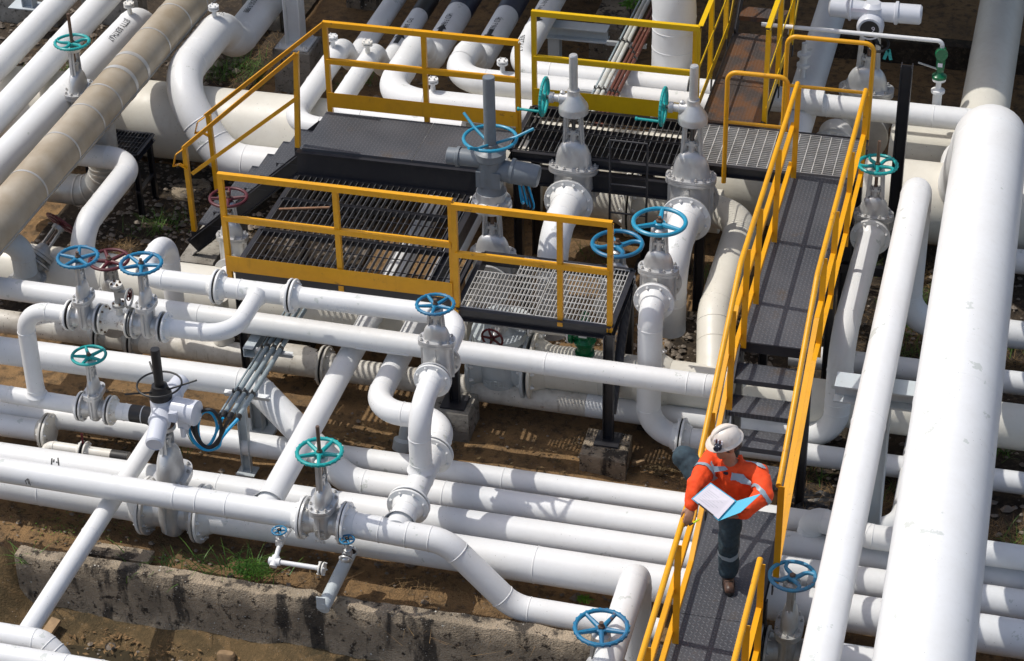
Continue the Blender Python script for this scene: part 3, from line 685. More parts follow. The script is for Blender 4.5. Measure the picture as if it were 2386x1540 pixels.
# -- pipes running away on the left
def vpipe(label, p0, p1, z, r, mat='white', group=G_V, e=(.5,)):
    a, c = W(*p0, z), W(*p1, z); d = (c-a); return pipe(label, [a-d*.25, c+d*.35], r, mat=mat, extra=e, group=group)
L1 = vpipe('white pipe running away at the top left, outermost of the row', (0, 149), (142, 0), 1.26, .145)
L2 = vpipe('white pipe running away at the top left, second of the row, with a grimy flank', (0, 265), (243, 0), 1.26, .155)
ja, jb = W(-60, 440, 1.30), W(322, 42, 1.30)
def vrun(label, a, b, zlow, r, top, extra_pts=(), mat='white', group=G_T, bend=None, xoff=0.0, drop=.30):
    """a high stretch from a to b (same height), a double bend down and a low stretch to the far side"""
    d = Vector((b.x-a.x, b.y-a.y, 0)).normalized(); h = b.z-zlow
    c = b+d*drop; c.z = zlow; e = c+Vector((xoff, 9, 0))
    return pipe(label, list(extra_pts)+[a, b, c, e], r, mat=mat, bend=bend or [0]*len(extra_pts)+[2.6*r, 2.2*r, 2.2*r, 0], group=group, extra=(len(extra_pts)+.5,))
L3 = vrun('white pipe marked JETTY BERTH beside the clad pipe', ja, jb, .90, .17, 0, group=G_V, drop=.28)
# the clad pipe
br0, br1 = W(39, 470, 1.55), W(425, 25, 1.55); bd = br1-br0
CL = pipe('thick grey-brown pipe in corrugated metal cladding, running away on the left', [br0-bd*.5, br1+bd*.6], .225, mat='clad', welds=False, name='clad_pipe')
for xx in (60, 130, 185, 225, 262, 291, 345, 400, 445):
    f = (xx-39)/386; q = br0.lerp(br1, f); d = bd.normalized(); b = MB(); wd = .012 if xx not in (262, 291) else .03
    b.lathe([(.2245, -wd), (.229, -wd), (.229, wd), (.2245, wd)], q, d, 40, False); b.build('cladding_band', 'alu', CL)
u_, w2 = perp(bd); 
b = MB()
for k in range(40):
    f0, f1 = -.3+k*.045, -.3+(k+1)*.045; a0, a1 = br0.lerp(br1, f0), br0.lerp(br1, f1); nrm = (Vector((.90, -.1, -.25))).normalized(); nrm = (nrm-bd.normalized()*nrm.dot(bd.normalized())).normalized()
    b.bar(a0+nrm*.228, a1+nrm*.228+Z*random.uniform(-.008, .008), .012, .012, nrm)
b.build('cladding_seam', 'alu', CL)
dp = br0.lerp(br1, (212-39)/386)
DR = pipe('shiny metal clad drop leg under the thick clad pipe', [dp-Z*.1, dz(dp, .50), dz(dp, .50)-X*1.1], .17, mat='silver_old', bend=.36, welds=False, name='clad_pipe')
for zz in (1.0, .8): 
    b = MB(); b.lathe([(.17, -.012), (.176, -.012), (.176, .012), (.17, .012)], dz(dp, zz), Z, 36, False); b.build('cladding_band', 'alu', DR)
for k in range(5):
    th = math.pi/2*k/4; cc = dz(dp, .50)+V(-.36, 0, .36); q = cc+V(.36*math.cos(th), 0, -.36*math.sin(th)); d = V(-math.sin(th), 0, -math.cos(th))
    b = MB(); b.lathe([(.17, -.009), (.177, -.009), (.177, .009), (.17, .009)], q, d, 36, False); b.build('cladding_band', 'alu', DR)
e1 = W(316, 374, 1.15); e1d = rowY(e1, 540)
E1 = pipe('white pipe bending out from under the clad pipe and down behind the left blue valve', [e1-X*.7, e1, e1d, dz(e1d, .4)], .125, bend=.32, extra=(1.6, 2.5))
# big S pipe behind the steps
s1 = W(404, 196, 1.32); s0 = rowY(s1, 58); s2 = W(524, 374, .60)
S5 = vrun('large white pipe bending down in a wide curve beside the clad pipe', s1, s0, .90, .205, 0, extra_pts=(s2+X*3.2, s2), group=G_V, bend=[0, .55, .75, .5, .5, 0], drop=.34)
# stencilled pipes at the back
def corner(px, py, z): return W(px, py, z)
def tpipe(label, cx, cyy, ytop, z, r, zlow, xlen, mat='white', drop=.3):
    c = corner(cx, cyy, z); return c, vrun(label, c, rowY(c, ytop), zlow, r, 0, extra_pts=(c+X*xlen,), bend=[0, 3.0*r, 2.4*r, 2.4*r, 0], drop=drop)
T1c, T1 = tpipe('white pipe with a capped vent bending under the platform, left of the black banded pipe', 671, 290, 108, 1.22, .122, .85, 1.6)
T2c, T2 = tpipe('white pipe stencilled FO 380 P-400, with a black band', 773, 268, 118, 1.22, .115, .82, 1.5)
T3c, T3 = tpipe('larger pipe stencilled HSD P-960,961 with a navy band, second one from the right', 893, 231, 98, 1.28, .160, .86, 1.75)
T4c, T4 = tpipe('larger pipe stencilled HSD P 960,961 with a navy band, bending behind the geared valves', 1053, 184, 112, 1.28, .150, .90, 1.9)
t5c = corner(1199, 164, 1.28)
T5 = pipe('white pipe stencilled T-64 BERTH with a black arrow at the back', [t5c+X*2.0, t5c, t5c+Y*10], .14, bend=.42, group=G_T, extra=(1.1,))
# stretch on the right of the conduits
pipe('white pipe behind the yellow guard rail, nearer of two', [T4c+X*1.92, T4c+X*3.4], .125)
pipe('white pipe behind the yellow guard rail, farther of two', [t5c+X*2.02, t5c+X*3.5], .12, extra=(.2, .3))
# tall white riser at the back
r6 = W(1568, 178, 1.2); r6b = dz(r6, 2.5)
pipe('tall fat white riser bending away at the top edge', [dz(r6, .2), r6b, r6b+V(-1.2, 1.6, .5)], .245, bend=.7, extra=(.60, .70), welds=True)
# far right
vr = W(1905, 130, 1.0)
pipe('white pipe in shade running away behind the upper walkway', [rowY(vr, 340), vr+Y*12], .185)
rp0, rp1 = W(2152, 1540, 2.15), W(2291, 470, 2.15); rpd = (rp1-rp0).normalized(); rpc = rp1+rpd*1.42
RP = pipe('great white pipe, widest of all, running from the bottom edge up the right side', [rp0-rpd*3.0, rpc, rpc+V(-.19, .95, -1.3), rpc+V(-.19, 1.6, -1.3)], .355, bend=.75, extra=(.56,))
rq0, rq1 = W(1910, 1540, 2.10), W(2141, 418, 2.06)
pipe('fat pipe coloured sunlit cream, rising out of the dark beyond the great white pipe', [rpc+V(-.17, 1.5, -1.3), rpc+V(-.17, 12, -1.3)], .275, mat='cream', extra=(.08,))  # cream paint puts the warm sunlight on this pipe into its colour
RQ = pipe('slanting white pipe between the walkway and the great white pipe', [rq0+(rq0-rq1)*.3, rq1, dz(rq1, .42), dz(rq1, .42)+X*4], .142, bend=.34, extra=(.32, .55))
pipe('short stretch of white pipe at the right edge above the low white pipes', [W(2230, 592, .45), W(2400, 612, .45)], .13)
rr = W(1448, 1442, 1.05); rre = rowY(rr, 1322)
pipe('white pipe coming towards the bottom edge beside the lower hand rail', [rr-Y*2.2, rre, dz(rre, .1)], .118, bend=.22, extra=(.93,))

q0, q1_ = W(118, 1040, .24), W(300, 1067, .24); q1_.y = q0.y
SV = pipe('small rust spotted pipe with a red lever valve between the low pipes at left', [q0+V(-.10, 0, -.12), q0+V(0, 0, 0), q1_], .055, mat='white_rusty', bend=.08)
for sg in (-1, 1): flange(SV, q0.lerp(q1_, .43)+X*sg*.012, X*sg, .055, 6, 'white_rusty', 'white_clean')
b = MB(); vq = q0.lerp(q1_, .43); b.bar(vq+Z*.06, vq+Z*.21, .022, .006, Y); b.build('lever', 'darkred', SV)
b = MB(); b.cyl(q0.lerp(q1_, .78), q0.lerp(q1_, .999), .0565, seg=24, cap=False); b.build('paint_band', 'ink', SV)
q = W(524, 815, .27); b = MB(); b.cyl(q, q+Z*.62, .085, seg=28); b.lathe([(.11, .12), (.095, .16), (.086, .2)], q, Z, 28, False); b.build('branch', 'dirty', A6)
q = W(682, 836, .27); b = MB(); b.lathe([(.122, -.25), (.15, -.12), (.15, .12), (.122, .25)], q, X, 28, False); b.build('sleeve', 'dirty', A6)
# ------------------------------------------------------------------ the valves
gate_valve('silver gate valve with teal handwheel behind the clad pipe at top left', W(191, 266, 1.10), 'x', .135, 215, 98, 39, 32, 'teal', 5, curl=.25)
gate_valve('silver gate valve with blue handwheel, leftmost of the looped branch', v2, 'x', .083, 698, 599, 46, 587, 'blue', 5, bn=10, tall=1.3, stem='stem')
gate_valve('silver gate valve with blue handwheel, right of the rusty vented spool', v3, 'x', .083, 713, 614, 47, 603, 'blue', 5, bn=10, tall=1.3, u0=1.0)
gate_valve('small silver gate valve with smooth teal handwheel beside the black daubed bend', v4, 'x', .083, 917, 828, 39, 822, 'teal', 5, knobs=False, bn=6, tall=1.2, u0=.6)
v6o, _, _ = gate_valve('large silver gate valve with teal handwheel and tall threaded stem in front', v6, 'x', .113, 1178, 1053, 52, 993, 'teal', 5, u0=.9)
gate_valve('silver gate valve with blue handwheel in the middle, before the upright pipe', v7, 'y', .10, 799, 709, 43, 697, 'blue', 5, bw=1.05, u0=.4)
v8 = f8+Y*.17
gate_valve('silver gate valve with three spoked blue handwheel near the walkway', v8, 'y', .115, 632, 517, 61, 505, 'skyblue', 3, knobs=False, u0=.6, nf=8)
v9 = W(1437, 700, .95)
gate_valve('silver gate valve with worn blue wheel of curled spokes behind the small grating', v9, 'y', .11, 655, 568, 58, 556, 'blue', 4, curl=.3, knobs=False)
v13 = Vector((v13f.x, v13f.y+.17, zt13))
gate_valve('silver gate valve with teal handwheel and bare brown stem beside the black column', v13, 'y', .118, 506, 383, 44, 328, 'teal', 5, curl=.25, u0=.2)
v14 = W(1400, 1640, .5)
gate_valve('gate valve with scalloped blue handwheel cut by the bottom edge', v14, 'y', .115, 1580, 1462, 61, 1450, 'blue', 5, u0=.55)
gate_valve('dull silver gate valve with dark blue curled spoke handwheel at the bottom right', v15a, 'x', .115, 1466, 1342, 53, 1337, 'bluered', 4, mat='silver_old', curl=.35, knobs=False, tall=1.25)
v16 = W(548, 618, .75)
gate_valve('silver gate valve with red and blue wheel behind the platform corner post', v16, 'y', .10, 556, 460, 43, 446, 'redblue', 4, knobs=False)
pipe('stub of white pipe in front of the valve at the platform corner', [v16-Y*.17, v16-Y*.45, Vector((v16.x, v16.y-.45, .3))], .10, bend=.2)
v17 = W(272, 735, .60)
gate_valve('gate valve with red wheel showing worn blue paint between the two blue handwheels', v17, 'y', .10, 690, 605, 45, 596, 'redblue', 5, knobs=False, mat='silver_old')
# geared valves
v11 = g1f+Y*.21; v12 = g2f+Y*.21
for lab, A, yb, ybell, ytop, wl in (('tall silver geared gate valve with teal side wheel, left of two', v11, 394, 263, 130, (1266, 217)), ('tall silver geared gate valve with teal side wheel, right of two', v12, 420, 286, 155, (1547, 241))):
    zb_ = zat(A, ybell)-A.z; zt_ = zat(A, ytop)-A.z
    v, z2, a = gate_valve(lab, A, 'y', .155, yb, None, None, ybell-6, topwork=True, nf=12, bn=14, bw=1.05, tall=1.12, stem='stemgrey', mat='silver', fmat='silver')
    gear_top(v, A, zb_, zt_, 35/PX(A+Z*zb_)[2], wl, 43/PX(A+Z*zb_)[2])
def motor(v, z, body, mat, seg=(), yawoff=0): pass
# grey motor valve through the platform grating
A = W(1150, 640, 1.0)
v, z2, a = gate_valve('grey motor operated valve rising through the platform, with sky blue bar handwheel', A, 'y', .14, 596, None, None, 470, topwork=True, mat='silver', bn=8, tall=.9, group='motor operated valves')
h = lambda y: zat(A, y)-A.z
b = MB(); z0 = h(468)
b.lathe([(.02, z0-.06), (.20, z0-.06), (.20, z0-.02), (.19, z0-.015), (.19, z0+.03), (.155, z0+.04), (.15, z0+.12), (.02, z0+.12)], (0, 0, 0), Z, 36); fb = b.build('mounting_flange', 'silver', v)
for j in range(10):
    t = 2*math.pi*j/10; bolt(fb, V(.172*math.cos(t), .172*math.sin(t), z0+.03), Z, .014)
b = MB(); z1 = h(345)
b.lathe([(.14, z0+.12), (.125, z0+.16), (.118, z0+.22), (.13, z0+.24), (.13, z1-.12), (.15, z1-.10), (.15, z1-.03), (.09, z1), (.07, z1+.02)], (0, 0, 0), Z, 32)
b.box((0, 0, (z0+z1)/2), .25, .24, .17)
b.cyl((-.02, 0, z1-.12), (-.02, .30, z1-.12), .085, seg=24); b.lathe([(.10, .30), (.10, .33), (.085, .34), (.085, .42), (.06, .43), (.01, .43)], (-.02, 0, z1-.12), Y, 24)   # motor, to the left
b.cyl((0, 0, z1-.22), (0, -.34, z1-.26), .105, seg=28); b.lathe([(.125, .2), (.125, .23), (.112, .24), (.112, .46), (.10, .48), (.01, .485)], (0, 0, z1-.20), V(0, -1, -.12), 28)
hb = b.build('actuator', 'actgrey', v)
b = MB(); b.cyl((0, 0, z1), (0, 0, h(180)), .058, seg=24); b.lathe([(.058, h(180)-.003), (.055, h(180)+.006), (.0, h(180)+.007)], (0, 0, 0), Z, 24); b.lathe([(.06, z1+.0), (.072, z1+.01), (.072, z1+.05), (.06, z1+.055)], (0, 0, 0), Z, 24, False); b.build('stem_cover', 'actgrey', v)
b = MB(); zr = h(322); b.torus((0, 0, zr), Z, .255, .017, 44, 10)
for ang in (.9, 2.9, 4.95):
    c, q = math.cos(ang), math.sin(ang); b.tube([(c*.06, q*.06, zr-.05), (c*.25, q*.25, zr+.01), (c*.42, q*.42, zr+.10)], .015, 8)
b.build('handwheel', 'skyblue', v)
for k, (mt_, yy, o) in enumerate((('cyan', -.33, 0), ('cyan', -.28, .03), ('rubber', -.30, -.02), ('cyan', -.24, .05))):
    b = MB(); P = [V(.05+o, yy, z1-.28), V(.07+o, yy-.02, z1-.5), V(.06+o*2, yy-.05, z1-.68), V(.0+o, yy-.10+o, z1-.60), V(.02, yy-.03, z1-.35)]
    pp, _m = fillet(P, .08); b.tube(pp, .011, 8); b.build('cable', mt_, hb)
# white motor valve in front left, black handwheel
A = a2v
v, z2, a = gate_valve('tall motor operated valve with thin black handwheel and white actuator on the low pipe', A, 'x', .165, 1122, None, None, 985, topwork=True, mat='silver', bn=10, tall=1.3, nf=12, group='motor operated valves', stem='stemgrey')
h = lambda y: zat(A, y)-A.z
za = h(975); zt = h(814)
b = MB(); b.lathe([(.05, za-.06), (.095, za-.06), (.095, za-.03), (.075, za-.02), (.075, za)], (0, 0, 0), Z, 24); b.build('mounting_flange', 'boltrust', v)
b = MB(); zc = za+.14
b.lathe([(.085, za), (.10, za+.03), (.10, za+.20), (.08, za+.24), (.06, za+.25)], (0, 0, 0), Z, 28)
b.lathe([(.09, 0), (.095, .16), (.10, .17), (.10, .20), (.082, .21), (.082, .44), (.07, .455), (.068, .45), (.0, .45)], (0, .02, zc-.02), V(.18, -1, -.22), 28)
b.lathe([(.085, 0), (.09, .18), (.10, .19), (.10, .22), (.085, .23), (.085, .36), (.07, .38), (.0, .385)], (0, 0, zc), V(.12, 1, .05), 28)
b.lathe([(.06, 0), (.065, .10), (.105, .12), (.11, .22), (.11, .30), (.115, .30), (.115, .34), (.09, .35), (.0, .35)], (0, 0, zc), V(1, -.1, -.02), 28)
b.box((.21, -.02, zc-.13), .10, .10, .08); b.box((.17, -.16, zc+.02), .07, .05, .09)
for yy in (-.04, .02): b.cyl((.20, yy-.02, zc-.16), (.20, yy-.02, zc-.26), .024, seg=12)
hb = b.build('actuator', 'actwhite', v)
b = MB(); b.lathe([(.10, za+.23), (.10, za+.28), (.075, za+.33), (.07, za+.36)], (0, 0, 0), Z, 24); b.cyl((0, 0, za+.34), (0, 0, zt), .042, seg=20); b.lathe([(.042, zt-.002), (.04, zt+.004), (0, zt+.005)], (0, 0, 0), Z, 20); b.build('stem_cover', 'rubber', v)
b = MB(); zr = za+.37; b.torus((0, 0, zr), Z, .195, .009, 44, 8)
for ang in (.28, 2.2, 4.0):
    c, q = math.cos(ang), math.sin(ang); b.tube([(c*.07, q*.07, zr-.06), (c*.33, q*.33, zr+.03)], .009, 8)
b.build('handwheel', 'rubber', v)
M2 = (A, zc)
# white motor valve at the top right
A = W(2012, 292, .62)
v, z2, a = gate_valve('white motor operated valve at the top right with small black hand ring', A, 'y', .19, 216, None, None, 70, topwork=True, mat='silver', bn=10, tall=.9, nf=16, bw=1.0, group='motor operated valves', fmat='silver')
h = lambda y: zat(A, y)-A.z
za = h(62); b = MB(); zc = za+.16
b.lathe([(.09, za-.03), (.09, za+.05), (.13, za+.07), (.13, za+.26), (.08, za+.30), (.02, za+.30)], (0, 0, 0), Z, 28)
b.lathe([(.10, 0), (.11, .24), (.13, .25), (.13, .28), (.11, .29), (.11, .52), (.09, .54), (0, .545)], (0, 0, zc+.03), V(.03, -1, .0), 28)
b.lathe([(.10, 0), (.11, .22), (.13, .23), (.13, .25), (.11, .26), (.10, .46), (.06, .48), (0, .48)], (0, 0, zc+.03), V(0, 1, .0), 28)
b.lathe([(.12, 0), (.15, .08), (.15, .16), (.13, .2), (0, .2)], (0, 0, zc-.09), V(-1, .0, -.05), 24)
zc2 = zc
hb = b.build('actuator', 'actwhite', v)
b = MB(); b.lathe([(.0, .197), (.105, .197), (.105, .207), (0, .208)], (0, 0, zc-.09), V(-1, .0, -.05), 28); b.build('cover_plate', 'rubber', hb)
b = MB(); b.box((-.118, .12, zc+.08), .004, .2, .04); b.build('name_plate', 'paper', hb)
b = MB(); b.torus((-.13, -.10, zc-.30), V(-.35, 0, 1), .115, .016, 32, 8); b.cyl((-.13, -.10, zc-.30), (-.10, -.02, zc-.18), .022, seg=10)
for an in (.6, 3.7): b.cyl((-.13, -.10, zc-.30), (-.13+.1*math.cos(an), -.10+.1*math.sin(an), zc-.28), .012, seg=8)
b.build('hand_ring', 'rubber', v)
b = MB(); b.cyl((-.2, .16, zc-.19), (-.24, .33, zc-.15), .012, seg=8); b.build('lever', 'rubber', hb)
b = MB(); b.box((-.16, -.20, zc-.40), .012, .035, .13, (X, V(0, 1, .3).normalized(), V(0, -.3, 1).normalized())); b.box((-.16, -.24, zc-.40), .012, .035, .13, (X, V(0, 1, -.25).normalized(), V(0, .25, 1).normalized())); b.build('tag', 'teal', v)
# red wheel valve at the left, tilted
A = W(88, 600, .85)
v = lroot('gate_valve', A, 'dingy silver valve tipped over with a dark red handwheel at the left edge', 'valve', 'gate valves')
ax = V(.35, .75, .55).normalized()
b = MB(); b.tube([ax*-.15, ax*.02], [.10, .10], 24); b.lathe([(.15, 0), (.15, .03), (.14, .034), (.15, .038), (.15, .07), (.09, .075), (.07, .13), (.04, .16)], (0, 0, 0), ax, 28); b.build('body', 'silver_old', v)
b = MB(); u_, w3 = perp(ax)
for sg in (-1, 1): b.bar(ax*.12+u_*sg*.055, ax*.36+u_*sg*.05, .03, .014, u_)
b.lathe([(.02, .35), (.065, .35), (.065, .39), (.02, .40)], (0, 0, 0), ax, 20); b.build('yoke', 'silver_old', v)
b = MB(); b.cyl(ax*.1, ax*.5, .012, seg=10); b.build('stem', 'stem', v)
handwheel(v, ax*.43, ax, .165, 'darkred', 5, dish=.0)
fl_ = flange(v, ax*-.04, -ax, .1, 8, 'silver_old', 'bolt')
el = W(52, 612, .95); 
e0 = W(0, 655, .62)
EL = pipe('dingy elbow with a bolted flange lying under the clad pipe at the left edge', [W(-60, 560, 1.2), W(48, 560, 1.2)+V(0, 0, .0), dz(W(48, 560, 1.2), .72)], .12, mat='greypaint', bend=.2)
flange(EL, dz(W(48, 560, 1.2), .72), Z, .12, 8, 'silver_old', 'bolt')
# rusty vent on the spool
spv = Vector((v2.x*.45+v3.x*.55, t4.y, zQ)); hz = zat(spv, 660)-zQ
b = MB(); b.lathe([(.035, .07), (.03, .12), (.03, .16), (.06, .162), (.06, .175)], spv, Z, 20); o = b.build('vent_valve', 'white_rusty', None, org=spv); tag(o, 'rust stained vent valve with a bolted cap on the short spool', 'valve')
b = MB(); b.lathe([(.06, .18), (.06, .20), (.03, .205), (.027, hz-.07), (.035, hz-.06), (.058, hz-.055), (.058, hz-.035)], spv, Z, 20); b.box(spv+V(.05, 0, hz-.11), .08, .05, .06); b.build('body', 'silver_old', o)
b = MB(); b.lathe([(.0, hz-.03), (.058, hz-.03), (.058, hz-.005), (0, hz-.005)], spv, Z, 20); cp = b.build('cap', 'white_rusty', o)
for j in range(4): bolt(cp, spv+V(.04*math.cos(j*1.57+.7), .04*math.sin(j*1.57+.7), hz-.005), Z, .012, 'boltrust')
for j in range(4): bolt(o, spv+V(.045*math.cos(j*1.57+.7), .045*math.sin(j*1.57+.7), .20), Z, .011, 'boltrust')
b = MB(); handw = handwheel(o, spv+V(.12, .0, hz-.11), X, .05, 'darkred', 4, dish=0, knobs=False)
# grey header valve half hidden under the small grating
A = Vector((W(1165, 850, .55).x, cy, .55))
v = lroot('gate_valve', A, 'large pale grey cast steel valve on the header under the small grating', 'valve', 'gate valves')
b = MB(); b.sup([(0, 0, -.34, .10, .16), (0, 0, -.28, .17, .22), (0, 0, 0, .21, .27), (0, 0, .26, .18, .25), (0, 0, .34, .18, .25)], 2.8, 36)
for sg in (-1, 1): b.lathe([(.2, 0), (.2, .2), (.225, .27)], (0, 0, 0), X*sg, 32, False)
b.sup([(0, 0, .34, .27, .34), (0, 0, .42, .27, .34)], 2.6, 36); b.sup([(0, 0, .42, .17, .22), (0, 0, .52, .13, .15), (0, 0, .56, .06, .08)], 2.4, 30); b.build('body', 'greypaint', v)
for sg in (-1, 1): flange(v, V(sg*.29, 0, 0), X*-sg, .215, 12, 'greypaint', 'white_clean', gasket=False)
# small red wheel valve and green relief valve below the small grating
A = W(1168, 755, 1.05)
v = lroot('gate_valve', A, 'small silver valve facing forward with a dark red wheel under the small grating', 'valve', 'gate valves')
b = MB(); b.box((0, .0, 0), .15, .09, .13); b.lathe([(.075, 0), (.075, .025), (.07, .028), (.075, .031), (.075, .055), (.035, .06), (.03, .15), (.02, .17)], (0, -.04, 0), V(-.15, -1, -.1), 20); b.cyl((.06, 0, 0), (.26, 0, 0), .035, seg=16); b.build('body', 'silver', v)
handwheel(v, V(-.03, -.23, -.02), V(-.15, -1, -.1), .105, 'darkred', 5, dish=0, knobs=True)
pv = A+X*.26
SB = pipe('small white pipe with bolted flanges under the front beam of the small grating', [pv+X*.01, pv+X*.42], .042, mat='cream', welds=False)
flange(SB, pv+X*.01, X, .042, 4, 'white_clean', 'white_clean', R=.085, t=.022); flange(SB, pv+X*.42, -X, .042, 4, 'white_clean', 'white_clean', R=.10, t=.022)
gp = pv+X*.56
v = lroot('relief_valve', gp, 'green safety relief valve under the small grating by its corner leg', 'valve')
b = MB(); b.lathe([(.10, -.14), (.10, -.11), (.06, -.10), (.05, 0)], (0, 0, 0), X, 24); b.lathe([(.095, 0), (.095, .03), (.075, .035), (.075, .10), (.10, .12), (.11, .16), (.08, .2), (.085, .22), (.085, .26), (.05, .30), (.04, .46), (.025, .48)], (.0, 0, -.22), Z, 28); b.box((0, -.07, .03), .10, .05, .05); b.build('body', 'green', v)
b = MB(); b.box((0, -.097, .035), .08, .003, .022); b.build('name_plate', 'white_clean', v)
b = MB(); b.lathe([(.1, -.245), (.1, -.222)], (0, 0, 0), Z, 24); b.cyl((0, 0, -.5), (0, 0, -.24), .045, seg=16); b.build('outlet_pipe', 'white_clean', v)
# little drain valves in front
for lab, (px_, py_, wy), dirn in (('small silver drain valve with tiny blue wheel, left of the front gate valve', (653, 1262, 1236), 1), ('small silver drain valve with tiny blue wheel hanging below the front gate valve flange', (811, 1290, 1257), 2)):
    A = WY(px_, py_, A1y-.19)
    v = lroot('drain_valve', A, lab, 'valve', 'drain valves'); zz = zat(A, wy)-A.z
    b = MB(); b.box((0, 0, 0), .065, .07, .05); b.lathe([(.036, .02), (.036, .05), (.02, .055), (.017, zz-.01)], (0, 0, 0), Z, 14)
    for sg in (-1, 1): b.bar((0, sg*.022, .05), (0, sg*.02, zz-.01), .012, .006, X)
    b.build('body', 'silver', v); handwheel(v, (0, 0, zz), Z, 16.5/PX(A)[2], 'blue', 5, dish=0, knobs=True)
    if dirn == 2:
        for y0_ in (.04, -.06): flange(v, V(0, y0_, 0), V(0, -1 if y0_ < 0 else 1, -.5 if y0_ < 0 else .5), .03, 4, 'silver', 'bolt', R=.062, t=.018)
    else: pass
q = WY(640, 1308, A1y-.34)
s_ = WY(653, 1266, A1y-.19)
w0 = WY(676, 1232, A1y-.10)
DP = pipe('thin white drain pipe hooking down to a small end flange in front', [w0, s_, q, q+X*.42], .021, bend=.03, welds=False)
b = MB(); b.lathe([(.034, -.05), (.034, .05)], q, X, 16); b.lathe([(.034, -.05), (.034, .05)], q, (s_-q), 16); b.build('elbow_fitting', 'white', DP)
flange(DP, q+X*.425, -X, .021, 4, 'white_rusty', 'white_clean', R=.06, t=.022); flange(DP, q+X*.43, X, .021, 4, 'white_rusty', 'white_clean', R=.06, t=.02, blind=True, neck=False)
b = MB(); c0, c1_ = W(806, 1312, .55), W(768, 1392, .30); c0 = W(800, 1320, .35); c1_ = W(752, 1418, .25)
d_ = (c0-c1_).normalized(); b.cyl(c1_, c0+d_*.2, .06, seg=24); u_, w3 = perp(d_)
b.add([c1_+X*-.05+Z*.0-d_*.01, c1_+X*.03-d_*.01, c1_+X*.03+Z*.13-d_*.01, c1_-X*.05+Z*.13-d_*.01, c1_+X*-.05+Z*.0-d_*.002, c1_+X*.03-d_*.002, c1_+X*.03+Z*.13-d_*.002, c1_-X*.05+Z*.13-d_*.002], [(0, 1, 2, 3), (7, 6, 5, 4), (0, 4, 5, 1), (1, 5, 6, 2), (2, 6, 7, 3), (3, 7, 4, 0)])
tag(b.build('pipe_prop', 'greypaint', None, org=c1_), 'speckled grey prop pipe lying on the bund wall with a flat tab on its end', 'pipe')
# capped vents
for lab, (px_, py_, top_), zz, mt_, bm_ in (
    ('capped vent on the pipe marked JETTY BERTH', (524, 52, 8), 1.46, 'white_rusty', 'white_clean'), ('capped vent on the large pipe beside the clad pipe', (496+67, 0, 0), 1.5, 'white', 'white_clean')):
    pass
def vent(lab, base, top, z, mt_='white', bm_='white_clean', rf=.062):
    p = W(*base, z); stub(lab, p, .1, max(.08, zat(p, top)-z-.042), rf, mt_, bm_)
vent('capped vent with a rusty rim on the pipe marked JETTY BERTH', (303, 34), 6, 1.46, 'white_rusty')
vent('capped vent on the large curved pipe beside the clad pipe', (500, 41), 13, 1.51)
vent('capped vent on the pipe left of the one stencilled FO 380', (776, 110), 83, 1.33)
vent('capped vent with rust under its cap on the pipe stencilled FO 380', (857, 124), 96, 1.33, 'white_rusty')
vent('capped vent with steel bolts on the nearer crossing pipe behind the platform', (1009, 213), 183, 1.43, 'white', 'bolt')
vent('capped vent with steel bolts under the corner of the platform rail', (1171, 168), 140, 1.42, 'white', 'bolt')
# valve stack on the shaded pipe and the green relief valve with its thin line
p = W(1870, 182, 1.17)
b = MB(); zt = zat(p, 100)-p.z
b.lathe([(.04, -.03), (.03, .05), (.03, zt*.35), (.075, zt*.35), (.075, zt*.42), (.045, zt*.44), (.045, zt*.62), (.075, zt*.64), (.075, zt*.71), (.03, zt*.73), (.03, zt)], p, Z, 20)
o = tag(b.build('vent_stack', 'white_clean', None, org=p), 'white stack of small flanges standing on the shaded pipe by the upper walkway', 'vent')
p = Vector((W(2183, 236, 1.25).x, W(2183, 236, 1.25).y, 1.25)); hh = lambda y: zat(p, y)
z1, z2, z3, z4, z5 = hh(205), hh(181), hh(170), hh(120), hh(96)
b = MB(); b.lathe([(.05, 1.2), (.05, z1-.05), (.075, z1-.05), (.075, z1-.02), (.03, z1), (.03, z2-.04), (.075, z2-.03), (.075, z2)], (p.x, p.y, 0), Z, 20)
o = tag(b.build('relief_valve', 'white_clean', None, org=(p.x, p.y, 1.2)), 'green relief valve with a lever, hanging on a thin white line at the top right', 'valve')
b = MB(); b.lathe([(.08, z2), (.08, z2+.03), (.05, z2+.05), (.03, z2+.10)], (p.x, p.y, 0), Z, 20); b.lathe([(.04, z3+.02), (.045, z3+.05), (.05, z3+.12), (.045, z3+.3), (.03, z4-.08), (.03, z4)], (p.x, p.y, 0), Z, 20); b.lathe([(.066, -.04), (.07, .0), (.066, .04)], (p.x, p.y-.02, z3+.24), V(.2, -1, .1), 24); b.build('body', 'green', o)
b = MB(); b.bar((p.x+.03, p.y-.02, z2+.10), (p.x-.24, p.y-.02, z2+.17), .03, .008); b.build('lever', 'galv', o)
b = MB(); b.box((p.x, p.y-.055, z3+.12), .05, .004, .045); b.build('label_plate', 'paper', o)
lt = V(p.x, p.y, z5); 
TL = pipe('thin white line crossing the dark area to the green relief valve', [Vector((W(1880, 66, z5).x, p.y, z5))-X*.5, lt, dz(lt, z4-.02)], .024, bend=.06, welds=False)

# bolted blind flange behind the landing
q = W(1938, 352, .62)
b = MB(); b.lathe([(0, 0), (.25, 0), (.25, .04), (0, .042)], q, V(0, 1, 0), 40); b.lathe([(0, .045), (.25, .045), (.25, .085), (.2, .09), (.2, .4), (0, .4)], q, V(0, 1, 0), 40)
bf_ = tag(b.build('blind_flange', 'white_clean', None, org=q), 'round cream bolted flange standing behind the grating landing', 'flange')
for k in range(14): a = 2*math.pi*k/14; bolt(bf_, q+V(.215*math.cos(a), 0, .215*math.sin(a)), -Y, .024, 'white_clean')

